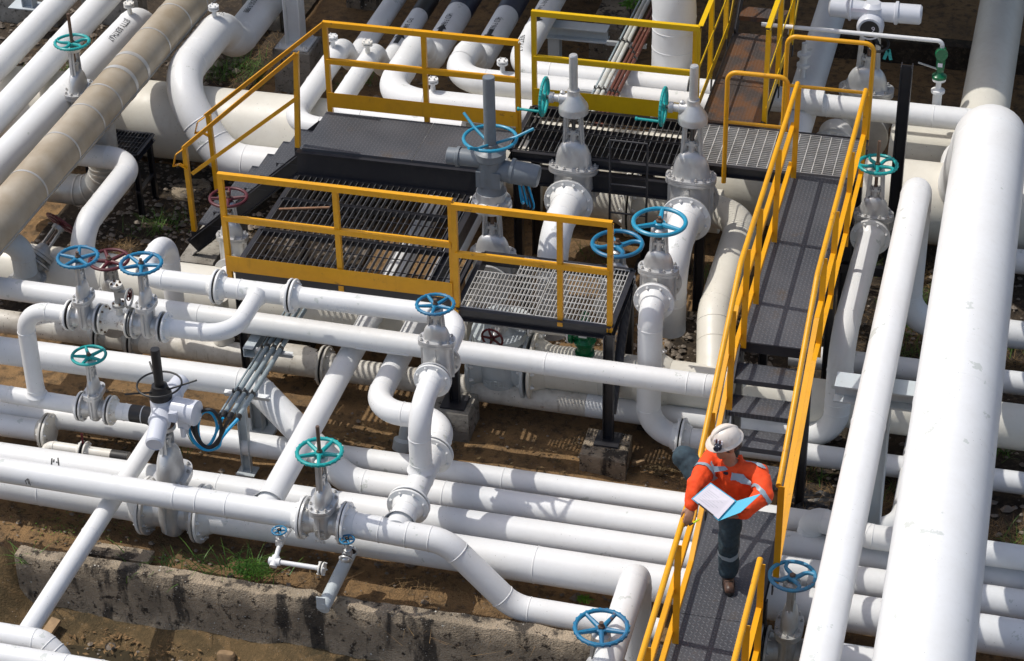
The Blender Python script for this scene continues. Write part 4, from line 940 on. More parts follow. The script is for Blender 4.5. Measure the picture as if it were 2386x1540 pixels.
def cast(parent, lines, o, ax, ay, size, mat, gap=1.25, depth=.003):
    # raised lettering on a flat face: o is the centre of the first line
    ax, ay = Vector(ax), Vector(ay); az = ax.cross(ay)
    for i, t in enumerate(lines):
        cu = bpy.data.curves.new('lettering', 'FONT'); cu.body = t; cu.size = size; cu.align_x = 'CENTER'; cu.extrude = depth; cu.resolution_u = 2
        to = bpy.data.objects.new('lettering', cu); COL.objects.link(to); bpy.context.view_layer.update()
        me = bpy.data.meshes.new_from_object(to.evaluated_get(bpy.context.evaluated_depsgraph_get())); bpy.data.objects.remove(to)
        for q in me.vertices: q.co = Vector(o)+ax*q.co.x+ay*(q.co.y-i*size*gap)+az*q.co.z-ORG[parent.name]*0
        me.materials.append(M[mat]); ob = bpy.data.objects.new('lettering', me); COL.objects.link(ob); ob.parent = parent; ORG[ob.name] = V(0, 0, 0)
cast(v6o, ['8', 'STEEL', '150', 'WCB'], V(0, -.113*1.28*1.085, .03), X, Z, .042, 'silver_old')
HV = [o for o in bpy.data.objects if o.get('label', '').startswith('large pale grey cast steel')][0]
cast(HV, ['STEEL'], V(0, -.287, -.12), X, Z, .09, 'greypaint')
MV2 = [o for o in bpy.data.objects if o.get('label', '').startswith('white motor operated valve')][0]
cast(MV2, ['9'], V(-.212, -.04, zc2-.12), V(0, -1, 0), Z, .09, 'paper', depth=.001)
# ------------------------------------------------------------------ platforms, stairs and walkways
def grating(name, parent, x0, x1, y0, y1, z, sp, rod, mat, depth=.035, t=.005, along='y', tr=.006):
    b = MB()
    if mat == 'black':
        depth = .045
        mat = ['black', 'edge']; b.k = 1; n = int(round((x1-x0)/sp))
        for i in range(n+1): x = x0+(x1-x0)*i/n; b.box((x, (y0+y1)/2, z+.0015), t*.7, y1-y0, .003)
        b.k = 0
    if along == 'y':
        n = int(round((x1-x0)/sp))
        for i in range(n+1): x = x0+(x1-x0)*i/n; b.box((x, (y0+y1)/2, z-depth/2), t, y1-y0, depth)
        m_ = max(1, int(round((y1-y0)/rod)))
        for j in range(m_+1): y = y0+(y1-y0)*j/m_; b.box(((x0+x1)/2, y, z-.004+.0015), x1-x0, tr, .009)
    else:
        n = int(round((y1-y0)/sp))
        for i in range(n+1): y = y0+(y1-y0)*i/n; b.box(((x0+x1)/2, y, z-depth/2), x1-x0, t, depth)
        m_ = max(1, int(round((x1-x0)/rod)))
        for j in range(m_+1): x = x0+(x1-x0)*j/m_; b.box((x, (y0+y1)/2, z-.004+.0015), tr, y1-y0, .009)
    return b.build(name, mat, parent)
def frame(parent, x0, x1, y0, y1, z, h, mat='black', name='frame_beam', w_=.05, t=.008):
    for a, c, f in (((x0, y0), (x1, y0), -1), ((x1, y0), (x1, y1), -1), ((x1, y1), (x0, y1), -1), ((x0, y1), (x0, y0), -1)):
        b = MB(); b.chan(V(*a, z-h/2), V(*c, z-h/2), w_, h, Z, t, f); b.build(name, mat, parent)
def flatpost(parent, p0, p1, mat, w_=.05, foot=None, name='post', ax=X):
    b = MB(); p0, p1 = Vector(p0), Vector(p1); o = ax; q = Z.cross(ax)
    b.bar(p0, p1, w_, .007, q); b.bar(p0+q*w_*.45+o*(w_*.5-.003), p1+q*w_*.45+o*(w_*.5-.003), .007, w_*.9, q); r = b.build(name, mat, parent)
    if foot: k = MB(); k.bar(p0-Z*foot, p0-Z*.002, w_*1.15, .012, q); k.build('post_foot', 'black', r)
    return r
def railbar(parent, name, a, c, h, t, mat, L=True):
    b = MB(); a, c = Vector(a), Vector(c)
    b.bar(a, c, t, h, Z)
    if L: d = (c-a).normalized(); sd = d.cross(Z).normalized(); b.bar(a+Z*(h/2+t/2)-sd*(.022), c+Z*(h/2+t/2)-sd*(.022), .05, t, Z)
    return b.build(name, mat, parent)
# main platform
MP = empty('access_platform', V(-6.2, 18, 0), 'black steel platform with wide open gratings, chequer deck and amber guard rails', 'platform')
XL, XR = -7.26, -5.10
for (x0, x1, y0, y1) in ((XL, XR, 17.12, 17.80), (XL, -5.44, 17.84, 18.42), (XL, -5.44, 18.46, 18.92)): 
    grating('grating', MP, x0+.03, x1-.03, y0, y1, 1.555, .062, .21, 'black'); frame(MP, x0, x1, y0-.012, y1+.012, 1.548, .05, w_=.03, t=.006)
b = MB(); b.beamI((XL, 17.08, 1.44), (XR, 17.08, 1.44), .08, .2); b.build('edge_beam', 'black', MP)
b = MB(); b.beamI((XL, 18.96, 1.68), (XR+.0, 18.96, 1.68), .08, .28); b.build('edge_beam', 'black', MP)
for x in (XL-.02, -5.38): b = MB(); b.chan((x, 17.1, 1.42), (x, 19.7, 1.42), .07, .18, Z, .008, 1); b.build('side_beam', 'black', MP)
for x0, x1 in ((-7.2, -6.04), (-6.034, -5.16)):
    b = MB(); b.box(((x0+x1)/2, 19.37, 1.846), x1-x0, .80, .008); b.box(((x0+x1)/2, 18.975, 1.825), x1-x0, .008, .04); b.build('deck_plate', 'plate', MP)
for x, y in ((XL+.02, 17.12), (XL+.02, 18.95), (-5.13, 19.72)):
    b = MB(); b.beamI((x, y, 0), (x, y, 1.4), .09, .09, X); b.box((x, y, .01), .2, .2, .02); b.build('leg', 'black', MP)
G = 'yellow'
# front rail
def guard(parent, y, xs_, z0, ztop, zmid, ztoe, mat, toe=.17, f=None, xe=None):
    r = bpy.data.objects.new('guard_rail', None); COL.objects.link(r); r.parent = parent; r.location = V(0, 0, 0); ORG[r.name] = ORG[parent.name]
    x0, x1 = xs_[0], xs_[-1]
    railbar(r, 'top_rail', (x0-.02, y, ztop-.03), (x1+.02, y, ztop-.03), .05, .007, mat); railbar(r, 'mid_rail', (x0, y, zmid), (x1, y, zmid), .045, .007, mat)
    if ztoe: b = MB(); b.box(((x0+x1)/2, y-.006, ztoe+toe/2), x1-x0, .006, toe); b.build('toe_board', mat, r)
    for x in xs_: flatpost(r, (x, y+.012, z0), (x, y+.012, ztop-.035), mat, foot=f)
    return r
guard(MP, 17.05, [WY(525, 560, 17.05).x, WY(788, 590, 17.05).x, WY(1052, 600, 17.05).x], 1.42, 2.60, 2.11, 1.54, G, .17)
guard(MP, 19.79, [WY(757, 100, 19.79).x, WY(988, 160, 19.79).x, WY(1205, 200, 19.79).x], 1.80, 2.87, 2.42, 1.90, G, .17)
# stairs of the main platform
ST = empty('platform_stairs', V(-8.2, 19.4, .4), 'black stairs with amber hand rails going down left from the platform', 'stairs')
a0, a1 = WY(447, 572, 18.99), WY(703, 372, 18.99)
for y in (18.99, 19.77):
    b = MB(); b.chan((a1.x, y, a1.z-.02), (a0.x, y, a0.z-.02), .06, .20, V(-(a1.z-a0.z), 0, (a1.x-a0.x)).normalized()*-1 if False else Z, .008, 1 if y < 19.5 else -1); b.build('stringer', 'black', ST)
for k in range(1, 7):
    f = k/7; q = a0.lerp(a1, f); b = MB(); b.box((q.x+.02, 19.38, q.z+.09), .24, .74, .006); b.box((q.x-.10, 19.38, q.z+.07), .006, .74, .045); b.build('tread', 'plate', ST)
for y, top, low, mid in ((19.0, (688, 128), (427, 345), ((695, 226), (447, 405))), (19.79, (752, 56), (478, 270), None)):
    r = bpy.data.objects.new('hand_rail', None); COL.objects.link(r); r.parent = ST; ORG[r.name] = ORG[ST.name]
    p0, p1 = WY(*top, y), WY(*low, y)
    railbar(r, 'top_rail', p0, p1, .045, .008, G)
    d = (p1-p0).normalized(); b = MB()
    P = [p1-Z*.01, p1+d*.10+V(-.02, 0, -.02), p1+d*.14+V(-.03, 0, -.13), p1+V(-.06, 0, -.20), p1+V(.02, 0, -.24)]
    for a_, c_ in zip(P, P[1:]): b.bar(a_, c_, .045, .007, Y.cross(c_-a_).normalized())
    b.build('rail_end', G, r)
    if mid: m0, m1 = WY(*mid[0], y), WY(*mid[1], y); railbar(r, 'mid_rail', m0, m1, .04, .007, G, False)
    if y < 19.5: o_ = V(0, .010, 0); flatpost(r, WY(451, 540, y)+o_, p1+o_, G, foot=.16); flatpost(r, WY(692, 345, y)+o_, p0+Z*.02+o_, G, foot=.16)
    else: flatpost(r, WY(505, 450, y)+V(0, .010, 0), WY(483, 270, y)+V(0, .010, 0), G)
block('dark footing block under the foot of the platform stairs', a0.x-.12, a0.x+.28, 18.85, 19.9, -.05, a0.z-.11, 'concrete_grey')
# small galvanized platform
SP_ = empty('step_platform', V(-4.3, 17.5, 0), 'small platform of fine galvanized grating with amber rails and black legs', 'platform')
grating('grating', SP_, -5.02, -4.32, 17.06, 17.70, 1.455, .035, .1, 'galv_light', t=.006, tr=.008); grating('grating', SP_, -4.30, -3.60, 17.06, 18.02, 1.455, .035, .1, 'galv_light', t=.006, tr=.008); grating('grating', SP_, -4.64, -4.32, 17.72, 18.02, 1.455, .035, .1, 'galv_light', t=.006, tr=.008)
frame(SP_, -5.05, -3.57, 17.035, 18.05, 1.45, .13)
for x, y, zb, zt in ((-5.12, 17.10, .30, 1.40), (W(1416, 1028, .2).x, W(1416, 1028, .2).y+.02, .20, 1.38), (-3.60, 17.98, .1, 1.38), (-4.62, 18.0, .1, 1.38)):
    b = MB(); b.chan((x, y, zb), (x, y, zt), .07, .10, X, .008, 1); b.box((x, y, zb+.008), .24, .24, .016); b.build('leg', 'black', SP_)
b = MB(); b.chan((-3.58, 17.12, .4), (-3.58, 17.9, 1.32), .05, .09, X, .007, 1); b.build('brace', 'black', SP_)
guard(SP_, 17.03, [-5.05, WY(1303, 630, 17.03).x, WY(1420, 640, 17.03).x], 1.38, 2.57, 2.03, None, G)
slab('concrete_block', 'concrete footing with a black base plate under the front corner leg, in the sun', 'concrete block', [W(1350, 1056, .195).xy, W(1457, 1079, .195).xy, W(1474, 1012, .195).xy, W(1371, 996, .195).xy], -.05, .195, 'concrete')
block('concrete footing under the left leg of the small platform, in shade', -5.36, -4.94, 16.92, 17.32, -.05, .295, 'concrete_grey')
# gear valve platform
GPf = empty('access_platform', V(-4.3, 20, 0), 'dark open grating platform behind the geared valves with bright yellow rails', 'platform')
grating('grating', GPf, -5.12, -3.42, 19.98, 20.42, 1.80, .06, .2, 'black'); grating('grating', GPf, -5.12, -3.42, 19.52, 19.95, 1.80, .06, .2, 'black'); frame(GPf, -5.15, -3.40, 19.49, 20.46, 1.79, .10)
b = MB(); b.beamI((-5.0, 19.46, 1.55), (-3.3, 19.46, 1.55), .09, .2); b.build('edge_beam', 'black', GPf)
b = MB(); b.chan((-5.1, 20.12, 1.60), (-3.42, 20.12, 1.60), .10, .30, Z, .01, 1); b.build('cross_beam', 'black', GPf)
for x in (-5.1, -3.45):
    b = MB(); b.beamI((x, 20.4, 0), (x, 20.4, 1.69), .1, .1, X); b.build('leg', 'black', GPf)
b = MB(); q = W(1507, 612, .05); b.chan((q.x, q.y, 0), (q.x, q.y, zat(q, 378)), .09, .13, X, .009, 1); b.box((q.x, q.y, .01), .25, .25, .02); b.build('leg', 'black', GPf)
guard(GPf, 20.49, [WY(1243, 130, 20.49).x, WY(1622, 200, 20.49).x], 1.75, 2.87, 2.33, 1.80, 'lemon', .19)
LD = empty('ladder', V(-4.0, 19.3, 0), 'small thin black ladder hanging below the geared valve platform', 'ladder')
la, lb_, lc, ld_ = WY(1422, 326, 19.32), WY(1414, 520, 19.32), WY(1509, 338, 19.32), WY(1500, 530, 19.32)
for a_, c_ in ((la, lb_), (lc, Vector((lc.x, lc.y, lb_.z)))): 
    b = MB(); b.cyl(Vector((a_.x, a_.y, c_.z)), a_, .012, seg=10); b.build('side_rail', 'black', LD)
for f in (0, .52, .86):
    z_ = la.z+(lb_.z-la.z)*f; b = MB(); b.cyl((la.x, la.y, z_), (lc.x, lc.y, z_), .011, seg=10); b.build('rung', 'black', LD)
# landing and long walkway
WXL, WXR = -2.31, -1.69
LG = empty('landing', V(-2.5, 20, 0), 'landing of fine rust tinged galvanized grating with tubular amber rails', 'platform')
grating('grating', LG, -3.36, -2.55, 19.66, 20.44, 1.80, .038, .10, 'galv_light', along='x', t=.007, depth=.028, tr=.008); grating('grating', LG, -2.53, -1.68, 19.66, 20.44, 1.80, .038, .10, 'galv_light', along='x', t=.007, depth=.028, tr=.008)
frame(LG, -3.39, -1.65, 19.63, 20.47, 1.795, .12)
for x, y in ((-1.70, 19.68), (-1.70, 20.42), (-3.2, 19.68)):
    b = MB(); b.beamI((x, y, 0), (x, y, 1.67), .1, .1, X); b.build('leg', 'black', LG)
for zz in (1.2, .75):
    b = MB(); b.chan((-1.95, 19.66, zz), (-1.2, 19.66, zz), .06, .1, Z, .008, 1); b.build('cross_beam', 'black', LG)
def tuberail(parent, pts, r, mat, bend=.09):
    b = MB(); pp, _m = fillet(pts, bend); b.tube(dense(pp, .5), r, 14); return b.build('top_rail', mat, parent)
r = bpy.data.objects.new('guard_rail', None); COL.objects.link(r); r.parent = LG; ORG[r.name] = ORG[LG.name]
ya = 19.60
xa, xb = WY(1691, 300, ya).x, WY(1833, 250, ya).x
tuberail(r, [(xa, ya, 1.62), (xa, ya, 2.86), (xb, ya, 2.86), (xb, ya, 2.28)], .024, 'yellow')
b = MB(); b.cyl((xa, ya, 2.31), (xb, ya, 2.31), .018, seg=12); b.build('mid_rail', 'yellow', r)
r = bpy.data.objects.new('guard_rail', None); COL.objects.link(r); r.parent = LG; ORG[r.name] = ORG[LG.name]
ya = 20.50; xa, xb = WY(1832, 150, ya).x, WY(2028, 220, ya).x
tuberail(r, [(xa, ya, 1.72), (xa, ya, 2.86), (xb, ya, 2.86), (xb, ya, 1.72)], .024, 'yellow')
b = MB(); b.cyl((xa, ya, 2.31), (xb, ya, 2.31), .018, seg=12); b.build('mid_rail', 'yellow', r)
# the walkway with its flight of steps
WK = empty('walkway', V(-2, 15, 1), 'black chequer plate walkway with a flight of steps and amber hand rails', 'walkway')
Yt, Yb = 16.55, 15.20     # top and bottom of the steps
def deck(y0, y1, z):
    b = MB(); b.box((-2.0, (y0+y1)/2, z-.004), WXR-WXL-.02, y1-y0, .008); b.build('deck_plate', 'plate', WK)
deck(Yt, 18.25, 1.80); deck(18.255, 19.60, 1.80); deck(13.75, Yb, 1.0); deck(10.5, 13.745, 1.0)
for x, f in ((WXL, 1), (WXR, -1)):
    for y0, y1, z in ((Yt, 19.6, 1.80), (10.5, Yb, 1.0)):
        b = MB(); b.chan((x, y0, z-.075), (x, y1, z-.075), .05, .14, Z, .007, f); b.build('stringer', 'black', WK)
    b = MB(); b.chan((x, Yb-.02, .97), (x, Yt+.02, 1.77), .05, .19, Z, .008, f); b.build('stringer', 'black', WK)
b = MB(); b.box((-2.0, Yt-.004, 1.745), .6, .008, .10); b.build('nosing', 'black', WK)
for k in range(1, 5):
    z = 1.0+.16*k; y = Yb+.27*k-.01
    b = MB(); b.box((-2.0, y+.05, z-.003), .585, .25, .006); b.box((-2.0, y-.077, z-.025), .585, .006, .05); b.box((-2.0, y+.178, z-.025), .585, .006, .05); b.build('tread', 'plate', WK)
for x, y, z in ((WXL, 16.6, 1.72), (WXR, 16.6, 1.72), (WXL, 14.2, .86), (WXR, 14.2, .86), (WXR, 18.3, 1.72), (WXL, 18.3, 1.72)):
    b = MB(); b.beamI((x, y, -.05), (x, y, z), .08, .08, X); b.build('leg', 'black', WK)
def walkrail(x, segs, side, posts, endpost=True):
    r = bpy.data.objects.new('hand_rail', None); COL.objects.link(r); r.parent = WK; ORG[r.name] = ORG[WK.name]
    P = [V(x, y, z) for y, z in segs]
    b = MB(); pp, _m = fillet(P, .25); b.tube(dense(pp, .5), .0245, 14); b.build('top_rail', 'yellow', r)
    for hh_, w_, t_, nm in ((-.46, .055, .008, 'mid_rail'), (-.90, .05, .006, 'toe_rail')):
        b = MB()
        for a_, c_ in zip(P, P[1:]): b.bar(a_+Z*hh_, c_+Z*hh_, t_, w_, Z); b.bar(a_+Z*(hh_+w_/2)+X*side*.02, c_+Z*(hh_+w_/2)+X*side*.02, .04, .006, Z)
        b.build(nm, 'yellow', r)
    for y, zt_, zb in posts: flatpost(r, (x, y, zb), (x, y, zt_), 'yellow', .055, foot=.10, ax=-Y)
    return r
def rz(y): return 2.8 if y > Yt else (2.0 if y < Yb else 2.0+.8*(y-Yb)/(Yt-Yb))
ryl = lambda x, z, row: rowY(V(x, 15, z), row).y
LX, RX = WXL+.025, WXR+.065
yl1, yl2 = ryl(LX, 2.8, 612), ryl(LX, 2.0, 1110)
Yt, Yb = yl1, yl2
walkrail(LX, [(19.62, 2.80), (yl1, 2.80), (yl2, 2.0), (10.5, 2.0)], -1, [(y, rz(y), rz(y)-1.02) for y in (19.55, 18.3, 17.2, 16.5, 15.8, 14.85, 13.4, 12.2)])
yr1, yr2 = ryl(RX, 2.8, 640), ryl(RX, 2.0, 1132)
Yt, Yb = yr1, yr2+.1
walkrail(RX, [(19.62, 2.80), (yr1, 2.80), (yr2+.1, 2.0), (yr2, 2.0)], 1, [(y, rz(y), rz(y)-1.02) for y in (19.55, 18.4, 17.3, 16.5, yr2+.02)])
ye = rowY(V(RX, 14, 2.0), 1303)
walkrail(RX, [(ye.y, 2.0), (10.5, 2.0)], 1, [(y, 2.0, .98) for y in (ye.y-.03, 12.6, 11.6)])
# upper walkway
UW = empty('walkway', V(-3, 22, 1.8), 'rusty brown chequer plate walkway climbing to the top edge between bright yellow rails', 'walkway')
ux0, ux1 = -3.36, -2.76
for y0, y1 in ((20.48, 21.35), (21.36, 22.60)):
    b = MB(); b.box(((ux0+ux1)/2, (y0+y1)/2, 1.80), ux1-ux0, y1-y0, .01); b.build('deck_plate', 'plate_rust', UW)
for k in range(4):
    b = MB(); b.box(((ux0+ux1)/2, 22.78+.26*k, 1.98+.18*k), ux1-ux0-.06, .25, .008); b.box(((ux0+ux1)/2, 22.66+.26*k, 1.955+.18*k), ux1-ux0-.06, .008, .05); b.build('tread', 'plate_rust' if k == 0 else 'plate', UW)
for x in (ux0, ux1):
    b = MB(); b.bar((x, 22.6, 1.78), (x, 24.2, 2.88), .02, .22, Z); b.build('stringer', 'black', UW)
    b = MB(); b.chan((x, 20.5, 1.72), (x, 22.6, 1.72), .05, .14, Z, .008, 1 if x == ux0 else -1); b.build('stringer', 'black', UW)
for x, s_, y0 in ((ux0-.06, -1, 20.5), (ux1+.05, 1, 20.6)):
    r = bpy.data.objects.new('guard_rail', None); COL.objects.link(r); r.parent = UW; ORG[r.name] = ORG[UW.name]
    for nm, z0_, hh_, t_ in (('top_rail', 2.85, .05, .007), ('mid_rail', 2.35, .04, .007), ('toe_rail', 1.92, .11, .006)):
        b = MB()
        for a_, c_ in ((V(x, y0, z0_), V(x, 22.55, z0_)), (V(x, 22.55, z0_), V(x, 24.2, z0_+1.12))):
            b.bar(a_, c_, t_, hh_, Z)
            if nm == 'top_rail': b.bar(a_+Z*.028+X*s_*-.02, c_+Z*.028+X*s_*-.02, .05, .007, Z)
        b.build(nm, 'lemon', r)
    for y in (y0+.02, 21.5, 22.5, 23.3): flatpost(r, (x+s_*.01, y, 1.78+(0 if y < 22.6 else .7*(y-22.55))), (x+s_*.01, y, 2.83+(0 if y < 22.6 else .68*(y-22.55))), 'lemon', .06, foot=.14, ax=Y)
# small black step at the left
BS = empty('step_platform', V(-9.9, 20.4, 0), 'small black grating step on thin legs beside the clad pipe', 'platform')
s0_, s1_, s2_ = W(232, 305, .85), W(356, 312, .85), W(318, 360, .85)
x0, x1, y0, y1 = -10.25, s1_.x, s2_.y, s1_.y
grating('grating', BS, x0+.02, x1-.02, y0+.02, y1-.02, .86, .04, .11, 'black'); frame(BS, x0, x1, y0, y1, .85, .08)
for x in (x0+.04, x1-.04):
    for y in (y0+.04, y1-.04): b = MB(); b.chan((x, y, 0), (x, y, .77), .05, .06, X, .006, 1); b.build('leg', 'black', BS)
b = MB(); b.bar((x1-.04, y0, .35), (x1-.04, y1, .35), .05, .03); b.build('cross_bar', 'black', BS)
# columns
q = W(2097, 480, .9); zt_ = 0
cb = W(2070, 640, .05)
b = MB(); b.beamI((cb.x, cb.y, 0), (cb.x, cb.y, zat(cb, 152)), .12, .12, X); tag(b.build('column', 'black', None, org=cb), 'tall black steel column left of the slanting pipe, its top bare', 'column')
pc = W(690, 150, .55)
slab('column_footing', 'rough grey concrete footing under the white steel column', 'concrete footing', [W(634, 113, .58).xy, W(720.5, 127, .58).xy, W(749.6, 84, .58).xy, W(667, 76, .58).xy], -.05, .58, 'concrete_grey')
cc = W(690, 98, .60); b = MB()
b.box((cc.x, cc.y, .59), .42, .40, .016); b.beamI((cc.x, cc.y, .6), (cc.x, cc.y, 6.2), .22, .2, X, .012)
o = tag(b.build('column', 'white_clean', None, org=(cc.x, cc.y, .58)), 'pale steel column bolted to the concrete footing at the top edge', 'column')
for dx, dy in ((-.16, -.15), (.16, -.15), (.16, .15), (-.16, .15)): bolt(o, V(cc.x+dx, cc.y+dy, .598), Z, .026, 'white_clean')
cd = W(650, 96, .2); b = MB(); b.beamI((cd.x, cd.y+.5, 0), (cd.x, cd.y+.5, 6.2), .14, .14, X); tag(b.build('column', 'black', None, org=(cd.x, cd.y+.5, 0)), 'black steel column just left of the pale one', 'column')
# ------------------------------------------------------------------ lettering on the pipes
def stencil(parent, text, a, d, r, start, end, hgt, mat='ink', flip=False, name='lettering'):
    """letters wrapped round the pipe with axis point a and direction d, from photo point start to end"""
    d = Vector(d).normalized(); u, w_ = perp(d)
    def find(pt):
        best = None
        for i in range(-160, 161):
            s_ = i*.05
            for rng in (1,):
                pass
            for k in range(72):
                t = 2*math.pi*k/72; n = u*math.cos(t)+w_*math.sin(t); q = a+d*s_+n*r
                if n.dot(EYE-q) < 0: continue
                x, y, _s = PX(q); e = (x-pt[0])**2+(y-pt[1])**2
                if best is None or e < best[0]: best = (e, s_, t)
        _, s0, t0 = best; st, tt = .025, .05
        for it in range(40):
            imp = False
            for ds, dt in ((st, 0), (-st, 0), (0, tt), (0, -tt)):
                n = u*math.cos(t0+dt)+w_*math.sin(t0+dt); x, y, _s = PX(a+d*(s0+ds)+n*r); e = (x-pt[0])**2+(y-pt[1])**2
                if e < best[0]: best = (e, s0+ds, t0+dt); imp = True; s0, t0 = s0+ds, t0+dt
            if not imp: st, tt = st/2, tt/2
        return s0, t0
    sa, ta = find(start); sb, tb_ = find(end)
    cu = bpy.data.curves.new('lettering', 'FONT'); cu.body = text; hgt = hgt*1.12; cu.size = hgt/.7; cu.resolution_u = 3
    to = bpy.data.objects.new('lettering', cu); COL.objects.link(to); bpy.context.view_layer.update()
    dg = bpy.context.evaluated_depsgraph_get(); me = bpy.data.meshes.new_from_object(to.evaluated_get(dg)); bpy.data.objects.remove(to)
    xs_ = [v.co.x for v in me.vertices]; L = max(xs_)-min(xs_); x0 = min(xs_); n_ = len(me.vertices)
    sgn = 1 if sb > sa else -1
    # letters stand to the right of the reading line as seen from above
    tdir = 1
    n0 = u*math.cos(ta)+w_*math.sin(ta); tang = (w_*math.cos(ta)-u*math.sin(ta)); want = (d*sgn).cross(n0)*-1 
    if tang.dot(want) < 0: tdir = -1
    org = ORG[parent.name]
    for v in me.vertices:
        f = (v.co.x-x0)/L; t = ta+(tb_-ta)*f+tdir*v.co.y/r*1.0; s_ = sa+(sb-sa)*f
        n = u*math.cos(t)+w_*math.sin(t); p = a+d*s_+n*(r+.0045)-org; v.co = p
    me.materials.append(M[mat]); o = bpy.data.objects.new(name, me); COL.objects.link(o); o.parent = parent; ORG[o.name] = org; return o
def band(parent, a, d, r, rows, mat):
    p0, p1 = rowY(a, rows[0]), rowY(a, rows[1]); b = MB(); b.tube([p0, p1], r+.002, 36, False); return b.build('colour_band', mat, parent)
def arrow(parent, a, r, row, up, s_=.16, off=0.0, mat='ink'):
    """a block arrow painted along the pipe (axis along Y)"""
    c = rowY(a, row); b = MB(); pts = [(-.18, -.5), (.18, -.5), (.18, .05), (.42, .05), (0, .5), (-.42, .05), (-.18, .05)]
    g = 9; vs = []; fs = []
    def pt(x, y):
        t = math.pi/2-(x*s_)/r+off; return (c.x+(r+.004)*math.cos(t), c.y+y*s_*1.7*(1 if up else -1), c.z+(r+.004)*math.sin(t))
    for xa, xb, ya_, yb_, tip in ((-.18, .18, -.5, .05, 0), (-.42, .42, .05, .5, 1)):
        for i in range(g):
            fa, fb = i/g, (i+1)/g
            y0, y1 = ya_+(yb_-ya_)*fa, ya_+(yb_-ya_)*fb
            for j in range(g):
                ka, kb = j/g, (j+1)/g; w0 = (1-fa) if tip else 1; w1 = (1-fb) if tip else 1
                q = [pt((xa+(xb-xa)*ka)*w0, y0), pt((xa+(xb-xa)*kb)*w0, y0), pt((xa+(xb-xa)*kb)*w1, y1), pt((xa+(xb-xa)*ka)*w1, y1)]
                k = len(vs); vs += q; fs.append((k, k+1, k+2, k+3))
    b.add(vs, fs); return b.build('painted_arrow', mat, parent)
low = lambda c, z: Vector((c.x, c.y+2, z))
t2l, t3l, t4l = low(T2c, .82), low(T3c, .86), low(T4c, .90)
band(T2, t2l, Y, .115, (38, -2), 'ink'); band(T3, t3l, Y, .16, (32, -22), 'navy'); band(T4, t4l, Y, .15, (38, -16), 'navy')
stencil(T2, 'FO 380  P-400', t2l, -Y, .115, (953, 43), (920, 93), .055)
stencil(T3, 'HSD P-960,961', t3l, -Y, .16, (1043, 32), (1020, 71), .062)
stencil(T4, 'HSD P 960,961', t4l, -Y, .15, (1157, 40), (1133, 79), .062)
arrow(T2, t2l, .115, 108, True, .17); arrow(T3, t3l, .16, 96, True, .15); arrow(T4, t4l, .15, 106, False, .15)
stencil(T5, 'P-91 T-64 1', t5c, -Y, .14, (1266, 0), (1247, 28), .06); stencil(T5, 'BERTH 6,7', t5c, -Y, .14, (1212, 86), (1204, 118), .06); arrow(T5, t5c, .14, 66, False, .17)
stencil(L3, 'JETTY BERTH,67', jb, (ja-jb), .17, (293, 43), (250, 91), .062)
s5l = Vector((s1.x, s1.y+4, .90)); stencil(S5, '2%S P-989', s5l, -Y, .205, (586, 1), (565, 29), .07)
stencil(S5, 'BERTH 4,5', s1, -Y, .205, (530, 16), (508, 32), .06)
stencil(L3, '2%S P-986', Vector((jb.x+.02, jb.y+3, .90)), -Y, .17, (375, -8), (357, 20), .06)
def mark(parent, pts, z, wd, r, a, mat='ink'):
    # a painted dab on a pipe lying along X: photo points are dropped on to the pipe's skin
    b = MB()
    for (x0, y0), (x1, y1) in pts:
        L = []
        for k in range(7):
            f = k/6; best = None
            for q in range(60):
                t = math.pi*q/60; 
                P = WY(x0+(x1-x0)*f, y0+(y1-y0)*f, a.y-r*math.cos(t)); e = abs(P.z-(a.z+r*math.sin(t)))
                if best is None or e < best[0]: best = (e, P, t)
            P, t = best[1], best[2]; n = V(0, -math.cos(t), math.sin(t)); L.append((V(P.x, a.y+n.y*(r+.003), a.z+n.z*(r+.003)), n))
        for (p, n), (p2, n2) in zip(L, L[1:]):
            sd_ = (p2-p).cross(n).normalized()*wd/2; b.add([p-sd_, p+sd_, p2+sd_, p2-sd_], [(0, 1, 2, 3)])
    return b.build('paint_mark', mat, parent)
a3 = V(0, 15.30, .30); mark(A3, [((121, 1068), (120, 1084)), ((126, 1070), (125, 1077)), ((135, 1066), (137, 1084)), ((131, 1076), (133, 1078))], 0, .014, .138, a3)
a1_ = V(0, A1y, .86); mark(A1, [((60, 1119), (62, 1128)), ((64, 1116), (68, 1128)), ((67, 1116), (72, 1134)), ((58, 1121), (66, 1115))], 0, .008, .113, a1_)
# ------------------------------------------------------------------ conduits, struts, cables
def conduits(label, pairs, z, mats, rs, ext0, ext1, group, clampf=()):
    for (pa, pb), mt_, rr in zip(pairs, mats, rs):
        a, c = W(*pa, z), W(*pb, z); d = (c-a).normalized(); b = MB(); b.cyl(a-d*ext0, c+d*ext1, rr, seg=14)
        o = tag(b.build('conduit', mt_, None, org=c), label[pairs.index((pa, pb))], 'conduit', group)
        if ext1 == 0: k = MB(); k.lathe([(rr*1.25, -.03), (rr*1.3, .02), (rr*.7, .035), (.0, .035)], c, d, 14); k.build('gland', 'rubber', o)
        for f in clampf:
            q = a.lerp(c, f); k = MB(); k.lathe([(rr*1.02, -.016), (rr*1.25, -.016), (rr*1.25, .016), (rr*1.02, .016)], q, d, 14, False); k.box(q+Z*(rr+.012), .012, .03, .03); k.build('clamp', 'stemgrey', o)
cz = .975
